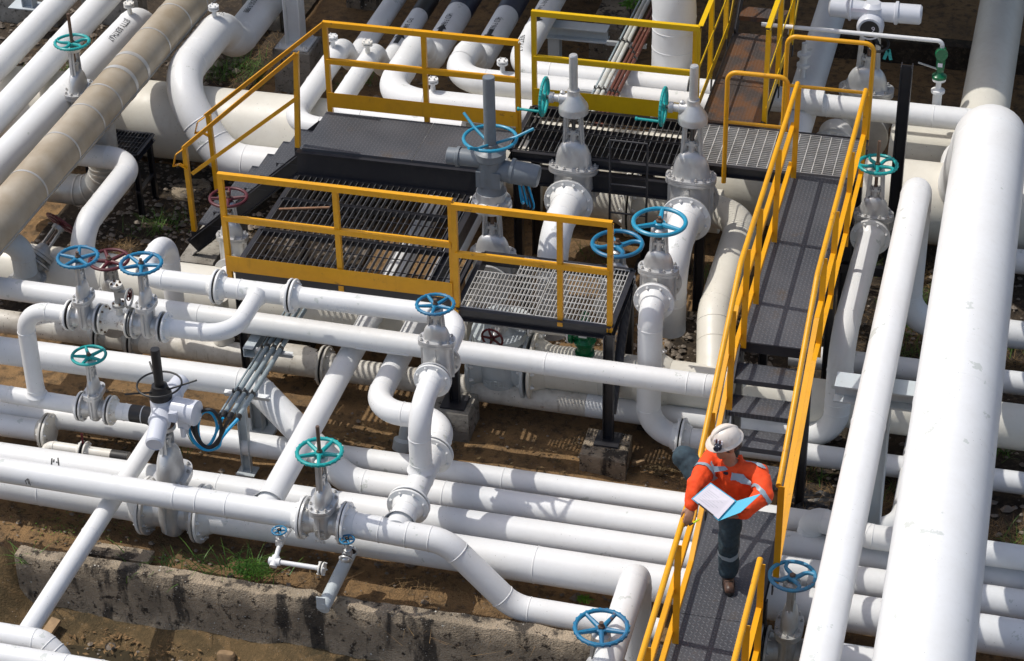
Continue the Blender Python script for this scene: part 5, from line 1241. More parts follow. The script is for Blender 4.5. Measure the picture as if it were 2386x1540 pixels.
conduits(['thinnest grey conduit of the front rack, on its left', 'grey conduit of the front rack with a blue cable, next to the thinnest', 'grey conduit of the front rack with a black cable', 'grey conduit of the front rack with a blue cable, on its right'],
    [((618, 797), (510, 967)), ((631, 795), (522, 966)), ((646, 797), (537, 969)), ((662, 800), (555, 973))], cz, ['conduit']*4, [.010, .023, .023, .023], .6, 0, 'conduits of the front rack', (.08, .70))
for lab, p0, p1, z in (('lower steel strut carrying the four front conduits', (524, 914), (625, 934), cz-.045), ('upper steel strut carrying the four front conduits', (594, 816), (680, 832), cz-.045)):
    a, c = W(*p0, z), W(*p1, z); c.y = a.y; b = MB(); b.chan(a, c, .045, .045, V(0, -.3, 1).normalized(), .004, 1); o = tag(b.build('strut', 'galv', None, org=a), lab, 'strut', 'struts of the conduit rack')
q = W(577, 1096, .02); b = MB(); b.chan((q.x, q.y, .0), (q.x, q.y, zat(q, 932)), .06, .09, X, .006, 1); b.box((q.x, q.y, .01), .18, .16, .016)
tag(b.build('post', 'greypaint', None, org=q), 'pale grey channel post under the lower conduit strut', 'post')
q = W(604, 1000, .02); b = MB(); b.beamI((q.x, q.y, .0), (q.x, q.y, .60), .11, .11, X, .008); b.box((q.x, q.y, .02), .34, .26, .04)
tag(b.build('pipe_post', 'greypaint', None, org=q), 'pale grey post holding up the sloping white pipe by the conduits', 'post')
a = W(578, 822, .93); b = MB(); b.chan(a, a+Y*.55, .10, .10, Z, .008, -1); b.chan((a.x+.07, a.y+.1, 0), (a.x+.07, a.y+.1, .88), .06, .08, X, .006, 1)
tag(b.build('bracket', 'greypaint', None, org=(a.x, a.y, 0)), 'pale grey channel bracket beside the top of the conduits', 'bracket')
z6 = 1.50
cp6 = [((1550, 40), (930, 1250)), ((1605, 60), (985, 1262)), ((1652, 80), (1055, 1275)), ((1690, 200), (1140, 1285)), ((1700, 300), (1190, 1295)), ((1690, 420), (1250, 1305))]
cp6 = [((1223.3+a[0]/5.8515, a[1]/5.8515), (1223.3+c[0]/5.8515, c[1]/5.8515)) for a, c in cp6]
conduits(['thin grey conduit at the back, leftmost of the row of six', 'pale conduit at the back, second from the left of six', 'pale conduit at the back, third from the left of six', 'rusty conduit at the back, leftmost of three', 'rusty conduit at the back, middle of three', 'flaking rusty conduit at the back, rightmost of the row'],
    cp6, z6, ['conduit', 'conduit_pale', 'conduit_pale', 'conduit_rust', 'conduit_rust', 'conduit_rust'], [.011, .024, .024, .020, .020, .021], 1.2, .7, 'conduits at the back', (.45, .97))
for lab, p0, p1 in (('steel strut under the middle of the back conduits', (1414, 99), (1504, 114)), ('steel strut under the near end of the back conduits', (1352, 213), (1440, 222))):
    a, c = W(*p0, z6-.045), W(*p1, z6-.045); c.y = a.y; b = MB(); b.chan(a, c, .045, .045, Z, .004, 1); tag(b.build('strut', 'galv', None, org=a), lab, 'strut')
# cables of the motor valve in front
cyl_Y = a2v.y+.06
def cab(label, pts, r, mt_, Y0=None, name='cable', closed=False, group='cables of the front motor valve'):
    P = [WY(p[0], p[1], (Y0 or cyl_Y)+(p[2] if len(p) > 2 else 0)) for p in pts]
    # smooth through the points
    Q = []; n = len(P)
    for i in range(n-1):
        p0, p1, p2, p3 = P[max(0, i-1)], P[i], P[i+1], P[min(n-1, i+2)]
        for k in range(8):
            t = k/8; Q.append(.5*((2*p1)+(p2-p0)*t+(2*p0-5*p1+4*p2-p3)*t*t+(3*p1-p0-3*p2+p3)*t**3))
    Q.append(P[-1]); b = MB(); b.tube(Q, r, 10); return tag(b.build(name, mt_, None, org=P[0]), label, 'cable', group)
def crop3(x, y): return 378.6+x/5.8515, 786.4+y/5.8515
c3 = lambda L, off=0: [(*crop3(x, y), o+off) for x, y, *oo in L for o in (oo or [0])]
cab('bright blue cable hanging in a loop, from the second front conduit', c3([(415, 990), (425, 1150), (450, 1320), (530, 1450), (600, 1490), (700, 1380), (740, 1200), (690, 1060), (610, 1010), (530, 1050), (490, 1180), (500, 1350), (560, 1480), (640, 1460), (760, 1240), (825, 1095)]), .012, 'cyan')
cab('bright blue cable hanging in a loop, from the right front conduit', c3([(330, 1040, 0), (360, 1250, 0), (420, 1400, 0), (520, 1500, 0), (640, 1530, 0), (760, 1490, 0), (800, 1380, 0), (900, 1250, .1), (1030, 1110, .2)], .02), .016, 'cyan')
cab('black cable hanging in a loop, from the third front conduit', c3([(370, 1000), (380, 1150), (430, 1300), (520, 1440), (640, 1500), (760, 1430), (800, 1250), (770, 1100), (690, 1000), (600, 985), (510, 1030), (460, 1150), (470, 1320), (560, 1470), (680, 1480), (800, 1330), (860, 1200), (920, 1105)], -.02), .016, 'rubber')
cab('thin green earth cable beside the blue cables', c3([(262, 970), (310, 1150), (345, 1320), (400, 1420), (440, 1455), (600, 1470), (720, 1330), (745, 1230), (730, 1190), (765, 1065)], .03), .004, 'greencable')
# ------------------------------------------------------------------ supports, footings, scraps
w0 = W(1470, 1076, .04)
b = MB(); b.bar(W(1483, 1080, .05), W(1502, 1073, .06), .03, .03); b.box(W(1480, 1078, .03), .05, .06, .03); tag(b.build('scrap', 'wood', None, org=w0), 'small broken scrap lying on the dirt near the sunlit footing', 'scrap')
f_ = .53; qs = rq0.lerp(rq1, f_); zb = qs.z-.142-.09
b = MB(); b.beamI((qs.x-.36, qs.y, zb), (qs.x+.32, qs.y, zb), .22, .17, Z, .016); b.beamI((qs.x+.05, qs.y, 0), (qs.x+.05, qs.y, zb-.09), .15, .15, X, .012)
tag(b.build('pipe_support', 'greypaint', None, org=(qs.x, qs.y, 0)), 'pale grey steel beam carrying the slanting pipe beside the great pipe', 'pipe support')
qs = W(1345, 70, .9); b = MB(); sx = W(1262, 105, .2)
b.beamI((t5c.x-.1, t5c.y+1.55, 1.06), (t5c.x+.75, t5c.y+1.55, 1.06), .2, .16, Z, .014); b.beamI((t5c.x+.1, t5c.y+1.55, .1), (t5c.x+.1, t5c.y+1.55, .975), .14, .14, Y, .012)
tag(b.build('pipe_support', 'greypaint', None, org=(t5c.x, t5c.y+1.55, 0)), 'pale steel bracket under the pipe stencilled T-64 BERTH', 'pipe support')
block('low concrete slab under the pale steel bracket at the back', t5c.x-.25, t5c.x+.95, t5c.y+1.25, t5c.y+1.8, -.05, .12)
wl = W(1395, 130, .25)
b = MB(); wb0 = W(1372, 128, .02)
block('dark stained concrete beam running away beside the back conduits', wb0.x, wb0.x+.42, wb0.y, wb0.y+6, -.05, .42, 'concrete', 'concrete_beam', 'concrete beam')
b = MB(); b.beamI((wb0.x+.2, wb0.y+1.35, .45), (wb0.x+.2, wb0.y+1.35, 3.5), .2, .2, Y); b.box((wb0.x+.2, wb0.y+1.35, .435), .36, .36, .02); tag(b.build('column', 'black', None, org=(wb0.x+.2, wb0.y+1.35, .43)), 'black steel column standing on the dark concrete beam', 'column')
for lab, (pa, zz, sx, sy, h_), mt_ in (('concrete block at the top edge left of the pipe stencilled FO 380', ((842, 18), 0, .42, .4, .35), 'concrete'), ('white topped concrete sleeper under the pipes at the far left', ((45, 58), 0, 1.1, .3, .40), 'concrete_grey'), ('white topped concrete sleeper between the clad pipe and the left pipes', ((262, 60), 0, .8, .28, .50), 'concrete_grey'), ('concrete block under the large pipe behind the pale column', ((612, 72), 0, .5, .4, .42), 'concrete_grey')):
    q = W(*pa, 0); block(lab, q.x-sx/2, q.x+sx/2, q.y, q.y+sy, -.05, h_, mt_)
q = W(62, 20, .41); b = MB(); b.beamI((q.x, q.y+.1, .41), (q.x, q.y+.1, 1.08), .15, .15, X); b.box((q.x, q.y+.1, .405), .5, .25, .012); tag(b.build('pipe_post', 'greypaint', None, org=q), 'pale grey post on the concrete sleeper at the far left', 'post')
for k, (lab, x0_, x1_, row, hh_) in enumerate((('long concrete kerb in the dark under the roof at the far right', 1.0, 1.0, 130, .28),)):
    q = W(2050, row+10, 0); block(lab, q.x-.6, q.x+6, q.y, q.y+.22, -.05, hh_, 'gravel_soil', 'concrete_kerb', 'kerb')
q = W(446, 444, .02); b = MB(); b.lathe([(.0, 0), (.23, 0), (.225, .03), (.0, .035)], q, Z, 28); tag(b.build('round_cover', 'concrete', None, org=q), 'round earth brown concrete cover on the stony ground by the stairs', 'cover')
q0_, q1_ = W(650, 487, 1.57), W(768, 483, 1.57); b = MB(); b.tube([q0_.lerp(q1_, i/40) for i in range(41)], [.0125 if i % 2 else .0105 for i in range(41)], 10); tag(b.build('rebar', 'rebar', None, org=q0_), 'rusty ribbed steel rod lying on the platform grating', 'steel rod')
a, c = W(215, 1282, .04), W(352, 1305, .04); c.y = a.y; b = MB(); b.bar(a, c, .17, .06); tag(b.build('plank', 'concrete', None, org=a), 'mossy concrete plank lying behind the bund wall', 'plank')
a, c = W(98, 1492, -.40), W(132, 1443, -.33); b = MB(); b.bar(a, c, .10, .035); tag(b.build('plank', 'wood', None, org=a), 'weathered timber plank in the ditch under the slim slanting pipe', 'plank')
q = W(528, 1534, -.45); b = MB(); b.sup([(q.x, q.y, -.55, .09, .05), (q.x, q.y, -.40, .085, .045), (q.x, q.y, -.38, .07, .03)], 3, 14); tag(b.build('stone', 'wood', None, org=q), 'pale square stone at the bottom edge of the picture', 'stone')
q = W(1800, 1120, .06); b = MB(); b.sup([(q.x, q.y, -.02, .10, .07), (q.x+.01, q.y, .06, .09, .06), (q.x, q.y, .10, .04, .03)], 2.2, 12); tag(b.build('stone', 'wood', None, org=q), 'brown lump of stone beside the lowest step', 'stone')
q = W(940, 1010, .2); b = MB(); b.lathe([(.09, 0), (.09, .1), (.05, .12), (.05, .3), (.075, .3), (.075, .36), (.03, .36)], W(935, 1046, .05), V(.15, .25, 1), 20); tag(b.build('pipe_stub', 'greypaint', None, org=W(935, 1046, .05)), 'short grey pipe stub rising from the dirt behind the double bend', 'pipe')
# black plastic sheet
b = MB(); s0_ = W(1905, 1172, .05); n_ = 14; vs = []
for j in range(n_+1):
    for i in range(n_+1): vs.append((s0_.x-.35+.7*i/n_, s0_.y-.15+.32*j/n_, .05+.05*noise2(i*.7, j*.9)+.02*math.sin(i*1.9)))
b.add(vs, [(j*(n_+1)+i, j*(n_+1)+i+1, (j+1)*(n_+1)+i+1, (j+1)*(n_+1)+i) for j in range(n_) for i in range(n_)]); tag(b.build('plastic_sheet', 'rubber', None, org=s0_), 'crumpled black plastic sheet on the ground right of the steps', 'plastic sheet')
# ------------------------------------------------------------------ pebbles, straw, grass, leaves
rnd = random.Random(11)
ICO = None
def pebbles(name, areas, mat, kind='stuff'):
    b = MB()
    for (x0, x1, y0, y1, z, n, s0, s1) in areas:
        for i in range(n):
            x, y = rnd.uniform(x0, x1), rnd.uniform(y0, y1); s_ = rnd.uniform(s0, s1)*(1 if rnd.random() < .9 else 1.8); a = rnd.uniform(0, 6.28)
            c, q = math.cos(a), math.sin(a); zz = z+.03*noise2(x*1.3, y*1.3)
            P = []
            for (u, v, w_) in ((1, 0, 0), (.4, .8, .1), (-.6, .7, 0), (-1, -.1, .1), (-.3, -.8, 0), (.6, -.7, .1)): P.append((x+s_*(u*c-v*q)*rnd.uniform(.8, 1.2), y+s_*(u*q+v*c)*rnd.uniform(.7, 1.1), zz+s_*w_))
            P.append((x+rnd.uniform(-.2, .2)*s_, y, zz+s_*rnd.uniform(.5, .8))); P.append((x+.3*s_*c, y+.3*s_*q, zz+s_*rnd.uniform(.4, .75)))
            b.add(P, [(0, 1, 7), (1, 2, 6, 7), (2, 3, 6), (3, 4, 6), (4, 5, 7, 6), (5, 0, 7)])
    return tag(b.build(name, mat, smooth=20), kind=kind)
pebbles('pebbles', [(-10.6, -6.9, 17.9, 21.4, .05, 1500, .012, .035), (-3.9, -2.3, 17.5, 19.5, .05, 700, .014, .034), (-5.0, -3.9, 17.9, 19.3, .02, 300, .012, .03), (-14, -9.8, 21.5, 25, .04, 900, .015, .045), (-1.6, 2.5, 16, 21, .04, 900, .012, .04), (-6.5, -2.4, 16.2, 17.3, 0, 150, .008, .02), (-9, -2.4, 14.3, 16.5, 0, 700, .006, .022), (-9, -2.4, 14.3, 17, 0, 40, .02, .045), (-9, -3, 13.2, 14.0, -.47, 60, .015, .04), (-9, -3, 13.4, 14.1, -.47, 160, .006, .018), (-9.5, -5, 22.5, 25.5, 0, 250, .01, .03)], 'pebble')
def blades(name, areas, mat, L0, L1, wd, lean, curl=.5, flat=False):
    b = MB()
    for (x, y, z, n, sp) in areas:
        for i in range(n):
            px_, py_ = x+rnd.gauss(0, sp), y+rnd.gauss(0, sp*.8); L = rnd.uniform(L0, L1); a = rnd.uniform(0, 6.28); ln = rnd.uniform(*lean)
            dx, dy = math.cos(a), math.sin(a); sx, sy = -dy*wd/2, dx*wd/2; P = []
            for k in range(4):
                t = k/3; h_ = L*(t*math.cos(ln)-curl*t*t*.5*(0 if flat else 1)); o = L*(t*math.sin(ln)+curl*t*t*.4); f = 1-t*.92
                P += [(px_+dx*o-sx*f, py_+dy*o-sy*f, z+max(h_, .004)), (px_+dx*o+sx*f, py_+dy*o+sy*f, z+max(h_, .004))]
            b.add(P, [(0, 1, 3, 2), (2, 3, 5, 4), (4, 5, 7, 6)])
    return tag(b.build(name, mat, smooth=180), kind='stuff')
def spots(L, z): return [(W(x, y, z).x, W(x, y, z).y, z, n, s_) for x, y, n, s_ in L]
blades('grass', spots([(560, 160, 160, .18), (520, 180, 90, .15), (600, 190, 60, .15), (390, 525, 90, .15), (360, 540, 50, .12), (860, 190, 60, .12), (800, 215, 40, .1), (2120, 770, 70, .14), (2135, 700, 60, .15), (2050, 640, 25, .06), (2110, 830, 40, .1), (2360, 810, 70, .10), (2335, 1060, 40, .06), (2360, 1280, 60, .12), (2090, 1150, 40, .12), (1945, 800, 25, .05), (1900, 1120, 20, .08), (110, 190, 60, .25), (180, 160, 50, .2), (430, 1050, 15, .08), (1370, 595, 20, .1), (1640, 650, 30, .1)], .02), 'grass', .10, .30, .009, (.1, .9))
blades('long_grass', spots([(405, 1325, 14, .10), (350, 1322, 12, .14), (450, 1330, 10, .12), (640, 1345, 10, .12), (470, 1318, 12, .05), (520, 1318, 16, .06), (600, 1325, 14, .05), (52, 1312, 14, .04), (565, 1310, 10, .03)], .10), 'grass', .12, .34, .012, (.2, 1.1), .7)
blades('straw', spots([(280, 585, 220, .12), (470, 520, 200, .3), (590, 120, 200, .3), (540, 200, 120, .3), (2120, 640, 180, .2), (2100, 780, 260, .3), (2350, 1270, 360, .22), (2080, 1170, 260, .18), (1900, 1130, 90, .2), (2360, 860, 200, .15), (420, 1180, 60, .2), (1000, 1390, 160, .3), (1180, 1420, 140, .3), (760, 1330, 80, .3), (1640, 690, 80, .12), (170, 130, 160, .35), (300, 120, 120, .2), (1340, 590, 60, .3)], .03), 'straw', .12, .40, .004, (1.2, 1.55), .1, True)
def leafpile(name, areas, mat, s0, s1):
    b = MB()
    for (x, y, z, n, sp) in areas:
        for i in range(n):
            c = V(x+rnd.gauss(0, sp), y+rnd.gauss(0, sp*.6), z+rnd.uniform(0, .015)); s_ = rnd.uniform(s0, s1); a = rnd.uniform(0, 6.28); u = V(math.cos(a), math.sin(a), rnd.uniform(-.3, .3)); w_ = V(-math.sin(a), math.cos(a), rnd.uniform(-.4, .4))
            b.add([c-u*s_, c-w_*s_*.4+Z*s_*.1, c+u*s_, c+w_*s_*.4-Z*s_*.1], [(0, 1, 2, 3)])
    return tag(b.build(name, mat, smooth=180), kind='stuff')
leafpile('dead_leaves', spots([(290, 1035, 150, .22), (340, 1050, 80, .2), (420, 1180, 60, .25), (1150, 930, 60, .3), (700, 870, 50, .2), (1540, 1095, 90, .1), (880, 1020, 90, .3), (150, 1230, 160, .35), (1000, 1080, 60, .3), (1250, 1070, 60, .3)], .03), 'mud', .012, .04)
leafpile('mud_flakes', spots([(250, 1480, 160, .3), (420, 1490, 140, .3), (650, 1520, 120, .3), (120, 1420, 60, .2), (60, 1500, 40, .1)], -.43), 'dirt', .01, .035)
leafpile('ground_weeds', spots([(200, 1235, 70, .22), (260, 1220, 50, .2), (130, 1225, 60, .2), (330, 1225, 30, .15)], .03), 'leafg', .006, .014)
def plant(label, px_, py_, z, n, R, ls):
    p = W(px_, py_, z); b = MB()
    for i in range(n):
        a = rnd.uniform(0, 6.28); ph = math.acos(rnd.uniform(.0, 1)); rr = R*rnd.uniform(.4, 1); c = p+V(math.sin(ph)*math.cos(a)*rr*1.2, math.sin(ph)*math.sin(a)*rr*.7, math.cos(ph)*rr*.75+.02)
        s_ = ls*rnd.uniform(.6, 1.2); u = V(math.cos(a), math.sin(a), rnd.uniform(-.5, .3)).normalized(); w_ = u.cross(V(rnd.uniform(-.4, .4), rnd.uniform(-.4, .4), 1)).normalized()
        b.add([c-u*s_, c-u*s_*.2-w_*s_*.5, c+u*s_, c-u*s_*.2+w_*s_*.5], [(0, 1, 2, 3)])
    o = tag(b.build('small_plant', 'leafg', None, org=p, smooth=180), label, 'plant')
    k = MB()
    for i in range(6):
        a = rnd.uniform(0, 6.28); k.tube([p-Z*.02, p+V(math.cos(a)*R*.5, math.sin(a)*R*.4, R*.5)], [.006, .003], 6)
    k.build('stem', 'grass', o); return o
plant('bushy bright green plant on top of the bund wall, left of the drain pipe', 582, 1338, .12, 900, .19, .014)
plant('small bright green weed between the low pipes above the bottom blue handwheel', 1362, 1402, .06, 130, .07, .014)
plant('little green weed hanging at the back above the pale conduits', 1472, 18, .55, 160, .14, .03)
# ------------------------------------------------------------------ the worker
an = W(1697, 1333, 1.10); yb_ = an.y
ankL, kneeL, hipL = an, WY(1698, 1258, yb_-.06), WY(1706, 1174, yb_-.02)
pel, hipR = WY(1690, 1164, yb_+.00), WY(1671, 1152, yb_+.02)
kneeR, ankR = WY(1593, 1064, yb_+.20), WY(1688, 1092, yb_+.45)
chest, neck = WY(1715, 1112, yb_-.08), WY(1704, 1078, yb_-.10)
shL, shR = WY(1768, 1102, yb_-.14), WY(1661, 1064, yb_-.02)
elbL, wrL = WY(1782, 1152, yb_-.31), WY(1729, 1197, yb_-.48)
wrR = W(1611, 1180, 2.10); elbR = WY(1622, 1128, wrR.y+.12)
headc = WY(1693, 1036, yb_-.12)
toeL = W(1700, 1383, 1.02)
PR = empty('person', Vector((pel.x, pel.y, 1.0)), 'worker in orange jacket and scuffed white helmet, standing on the walkway with a clipboard', 'person')
def soft(o, vox, sm=4, disp=0, size=.08):
    r = o.modifiers.new('remesh', 'REMESH'); r.mode = 'VOXEL'; r.voxel_size = vox; r.use_smooth_shade = True
    s_ = o.modifiers.new('smooth', 'SMOOTH'); s_.iterations = sm; s_.factor = .5
    if disp:
        t = bpy.data.textures.new('folds', 'CLOUDS'); t.noise_scale = size; t.noise_depth = 2
        d = o.modifiers.new('folds', 'DISPLACE'); d.texture = t; d.strength = disp; d.mid_level = .5; d.texture_coords = 'LOCAL'
    return o
def ball(b, c, rx, ry=None, rz_=None, ax=None, n=14):
    ry = ry or rx; rz_ = rz_ or rx; c = Vector(c); a1, a2, a3 = ax or (X, Y, Z); rg = []
    for i in range(1, n):
        t = math.pi*i/n; rg.append([c+a1*(rx*math.sin(t)*math.cos(2*math.pi*j/20))+a2*(ry*math.sin(t)*math.sin(2*math.pi*j/20))+a3*(rz_*math.cos(t)) for j in range(20)])
    b.rings(rg); return b
def limb(b, pts, rs, k=5):
    P, R_ = [], []
    for i in range(len(pts)-1):
        for j in range(k): t = j/k; P.append(Vector(pts[i]).lerp(Vector(pts[i+1]), t)); R_.append(rs[i]+(rs[i+1]-rs[i])*t)
    P.append(Vector(pts[-1])); R_.append(rs[-1]); b.tube(P, R_, 16)
    for p, r_ in zip(pts, rs): ball(b, p, r_*.985)
sd = (shL-shR).normalized(); upv = (neck-pel).normalized(); fw_ = sd.cross(upv).normalized()      # fw_: towards the chest's front
if fw_.y > 0: fw_ = -fw_
# body: head, neck, trunk, arms and hands in one skin
b = MB()
limb(b, [pel, chest, neck], [.115, .12, .06]); limb(b, [neck-upv*.02, headc-Z*.05], [.056, .052])
limb(b, [neck-upv*.05, shL, elbL, wrL], [.06, .05, .042, .030]); limb(b, [neck-upv*.05, shR, elbR, wrR], [.06, .05, .042, .030])
limb(b, [pel, hipL, kneeL, ankL], [.11, .075, .052, .04]); limb(b, [pel, hipR, kneeR, ankR], [.11, .075, .052, .04])
fd = V(-.80, -.52, -.22).normalized(); fs = fd.cross(Z).normalized(); fu = fs.cross(fd).normalized()
ball(b, headc+fu*.03-fd*.01, .095, .075, .105, (fd, fs, fu)); ball(b, headc+fd*.035-fu*.05, .055, .052, .06, (fd, fs, fu)); ball(b, headc+fd*.065-fu*.085, .028, .03, .025, (fd, fs, fu))
b.tube([headc+fd*.092+fu*.02, headc+fd*.112-fu*.02, headc+fd*.095-fu*.03], [.008, .014, .012], 10)
for sg in (-1, 1): ball(b, headc+fs*sg*.078-fd*.01-fu*.005, .022, .009, .034, (fd, fs, fu))
ball(b, headc+fd*.088-fu*.062, .012, .022, .006, (fd, fs, fu)); ball(b, headc+fd*.086-fu*.072, .012, .020, .006, (fd, fs, fu))
def hand(b, wr, dirn, side, palm, curl, L=.18):
    """wr: wrist, dirn: along the hand, palm: palm normal, side: towards the thumb"""
    dirn, palm = Vector(dirn).normalized(), Vector(palm).normalized(); side = palm.cross(dirn).normalized()*side
    c = wr+dirn*.05; ball(b, c, .052, .040, .019, (dirn, side, palm))
    for i, (o, ln) in enumerate(((.030, .072), (.010, .082), (-.010, .076), (-.029, .060))):
        p0 = wr+dirn*.085+side*o; d = dirn.copy(); P = [p0]; rot = side
        for k in range(3):
            a = curl*(.55+.12*i)*(k+1)*.6; d = (dirn*math.cos(a)+palm*math.sin(a)); P.append(P[-1]+d*ln*(.42-.07*k))
        limb(b, P, [.0095, .009, .008, .007], 3)
    t0 = wr+dirn*.03+side*.034; limb(b, [t0, t0+dirn*.03+side*.022+palm*.012, t0+dirn*.055+side*.018+palm*.030], [.012, .0105, .008], 3)
hand(b, wrR, W(1603, 1216, 2.03)-wrR, 1, V(-.35, .2, -.9), 1.1)
hand(b, wrL, W(1690, 1199, 0)-wrL if False else WY(1692, 1200, wrL.y-.02)-wrL, -1, V(.1, -.2, .95), .45)
soft(b.build('body', 'skin', PR), .0075, 2)
e = MB()
for sg in (-1, 1): ball(e, headc+fd*.086+fs*sg*.032+fu*.012, .010, .014, .008, (fd, fs, fu))
e.build('eyes', 'hair', PR)
h_ = MB(); ball(h_, headc+fu*.025-fd*.025, .098, .084, .10, (fd, fs, fu)); h_.tube([headc-fd*.085-fu*.02+fs*.05, headc-fd*.10-fu*.045, headc-fd*.085-fu*.02-fs*.05], [.022, .03, .022], 10); soft(h_.build('hair', 'hair', PR), .01, 2)
# jacket
b = MB(); hem = pel+upv*.02
for o, r0, r1, r2 in ((-.10, .125, .115, .075), (-.05, .135, .135, .10), (0, .14, .145, .10), (.05, .135, .135, .10), (.10, .125, .115, .075)):
    limb(b, [hem+sd*o+fw_*.01, chest+sd*o*1.15+fw_*.015, neck-upv*.07+sd*o*1.25], [r0, r1, r2])
limb(b, [neck-upv*.08, shL-upv*.01, elbL, wrL-(wrL-elbL)*.06], [.09, .088, .074, .060]); limb(b, [neck-upv*.08, shR-upv*.01, elbR, wrR-(wrR-elbR)*.08], [.09, .088, .074, .058])
JK = soft(b.build('jacket', 'orange', PR), .013, 7, .028, .075)
b = MB()
for sg in (-1, 1):                                                    # the open collar
    P = [neck+sd*sg*.035-fw_*.075+upv*.03, neck+sd*sg*.085-fw_*.01+upv*.02, neck+sd*sg*.075+fw_*.075-upv*.03, neck+sd*sg*.03+fw_*.115-upv*.10]; b.tube(P, [.020, .022, .024, .012], 10)
soft(b.build('collar', 'orange', JK), .008, 3)
b = MB(); b.tube([neck+sd*.055-fw_*.03-upv*.012, neck+fw_*.07-upv*.035, neck-sd*.055-fw_*.03-upv*.012], .018, 10); ball(b, neck+fw_*.05-upv*.05, .05, .05, .04); soft(b.build('undershirt', 'shirt', PR), .008, 2)
def strip(parent, target, pts, wd, off=.012, mat='reflect', name='reflective_band', n=18, m_=4):
    """a strip of tape drawn over a garment: points are photo points with their Y"""
    P = [WY(*p) for p in pts]; Q = []
    for i in range(n+1):
        f = i/n*(len(P)-1); k = min(int(f), len(P)-2); Q.append(P[k].lerp(P[k+1], f-k))
    b = MB(); vs = []
    for i, q in enumerate(Q):
        t = (Q[min(n, i+1)]-Q[max(0, i-1)]).normalized(); toeye = (EYE-q).normalized(); s_ = t.cross(toeye).normalized()
        for j in range(m_+1): vs.append(q+s_*wd*(j/m_-.5))
    b.add(vs, [(i*(m_+1)+j, i*(m_+1)+j+1, (i+1)*(m_+1)+j+1, (i+1)*(m_+1)+j) for i in range(n) for j in range(m_)])
    o = b.build(name, mat, parent, smooth=180); s_ = o.modifiers.new('wrap', 'SHRINKWRAP'); s_.target = target; s_.wrap_method = 'NEAREST_SURFACEPOINT'; s_.wrap_mode = 'OUTSIDE_SURFACE'; s_.offset = off; return o
cq = lambda x, y, Y_: (1543.7+x/3.303, 961.1+y/3.303, Y_)
yf = yb_-.28
strip(JK, JK, [cq(378, 375, yf+.10), cq(430, 405, yf+.06), cq(470, 447, yf+.04)], .034)
strip(JK, JK, [cq(498, 497, yf), cq(570, 525, yf-.02), cq(655, 562, yf)], .034)

strip(JK, JK, [cq(640, 288, yf+.2), cq(720, 375, yf+.15), cq(780, 445, yf+.12)], .035)

strip(JK, JK, [cq(585, 590, yf), cq(618, 600, yf-.01)], .02, .006, 'orange', 'pocket_flap')
RINGS = [(shR, elbR, .55), (elbL, wrL, .10)]
# trousers
b = MB(); limb(b, [pel+upv*.05, hipL, kneeL, ankL+Z*.02], [.135, .105, .085, .082]); limb(b, [pel+upv*.03, hipR, kneeR, ankR], [.13, .115, .098, .075]); ball(b, pel, .16, .12, .12, (sd, fw_, upv))
TR = soft(b.build('trousers', 'trouser', PR), .013, 5, .030, .09)
def ring(parent, a, c, f, R, wd, tilt=0.0, off=.008):
    a, c = Vector(a), Vector(c); q = a.lerp(c, f); d = (c-a).normalized(); u, w_ = perp(d); b = MB(); vs = []; n = 40; m_ = 4
    for i in range(n):
        t = 2*math.pi*i/n
        for j in range(m_+1): vs.append(q+(u*math.cos(t)+w_*math.sin(t))*R+d*(wd*(j/m_-.5)+tilt*math.cos(t)))
    b.add(vs, [(i*(m_+1)+j, i*(m_+1)+j+1, ((i+1) % n)*(m_+1)+j+1, ((i+1) % n)*(m_+1)+j) for i in range(n) for j in range(m_)])
    o = b.build('reflective_band', 'reflect', parent, smooth=180); s_ = o.modifiers.new('wrap', 'SHRINKWRAP'); s_.target = parent; s_.wrap_method = 'NEAREST_SURFACEPOINT'; s_.wrap_mode = 'OUTSIDE_SURFACE'; s_.offset = off
for a_, c_, f_ in RINGS: ring(JK, a_, c_, f_, .115, .034)
ring(TR, kneeL, ankL, .28, .12, .045, .03)
# boots
for nm, ank, toe in (('boot', ankL, toeL), ('boot', ankR, ankR+V(.12, .16, -.10))):
    b = MB(); d = Vector((toe.x-ank.x, toe.y-ank.y, 0)).normalized() if nm and toe is toeL else (toe-ank).normalized(); L = .17
    base = ank.copy(); base.z = ank.z-.06
    limb(b, [ank+Z*.05, ank-Z*.03], [.052, .055]); limb(b, [base-d*.045, base+d*.06, base+d*.15], [.045, .047, .043]); bt = soft(b.build(nm, 'boot', PR), .009, 3)
    s_ = MB(); u2 = d.cross(Z).normalized(); pts = []
    for j in range(24):
        t = 2*math.pi*j/24; c, q = math.cos(t), math.sin(t); pts.append(base+d*(.05+c*.148)+u2*(q*.052))
    zs = ank.z-.10+.004
    s_.rings([[Vector((p.x, p.y, zs if toe is toeL else p.z-.045)) for p in pts], [Vector((p.x, p.y, zs+.028 if toe is toeL else p.z-.02)) for p in pts]]); s_.build('sole', 'rubber', bt)
    if toe is toeL:
        k = MB()
        for j in range(4): k.tube([base+d*(.02+.025*j)+Z*(.075-.012*j)-u2*.03, base+d*(.03+.025*j)+Z*(.085-.013*j), base+d*(.02+.025*j)+Z*(.075-.012*j)+u2*.03], .004, 6)
        k.build('laces', 'hair', bt)
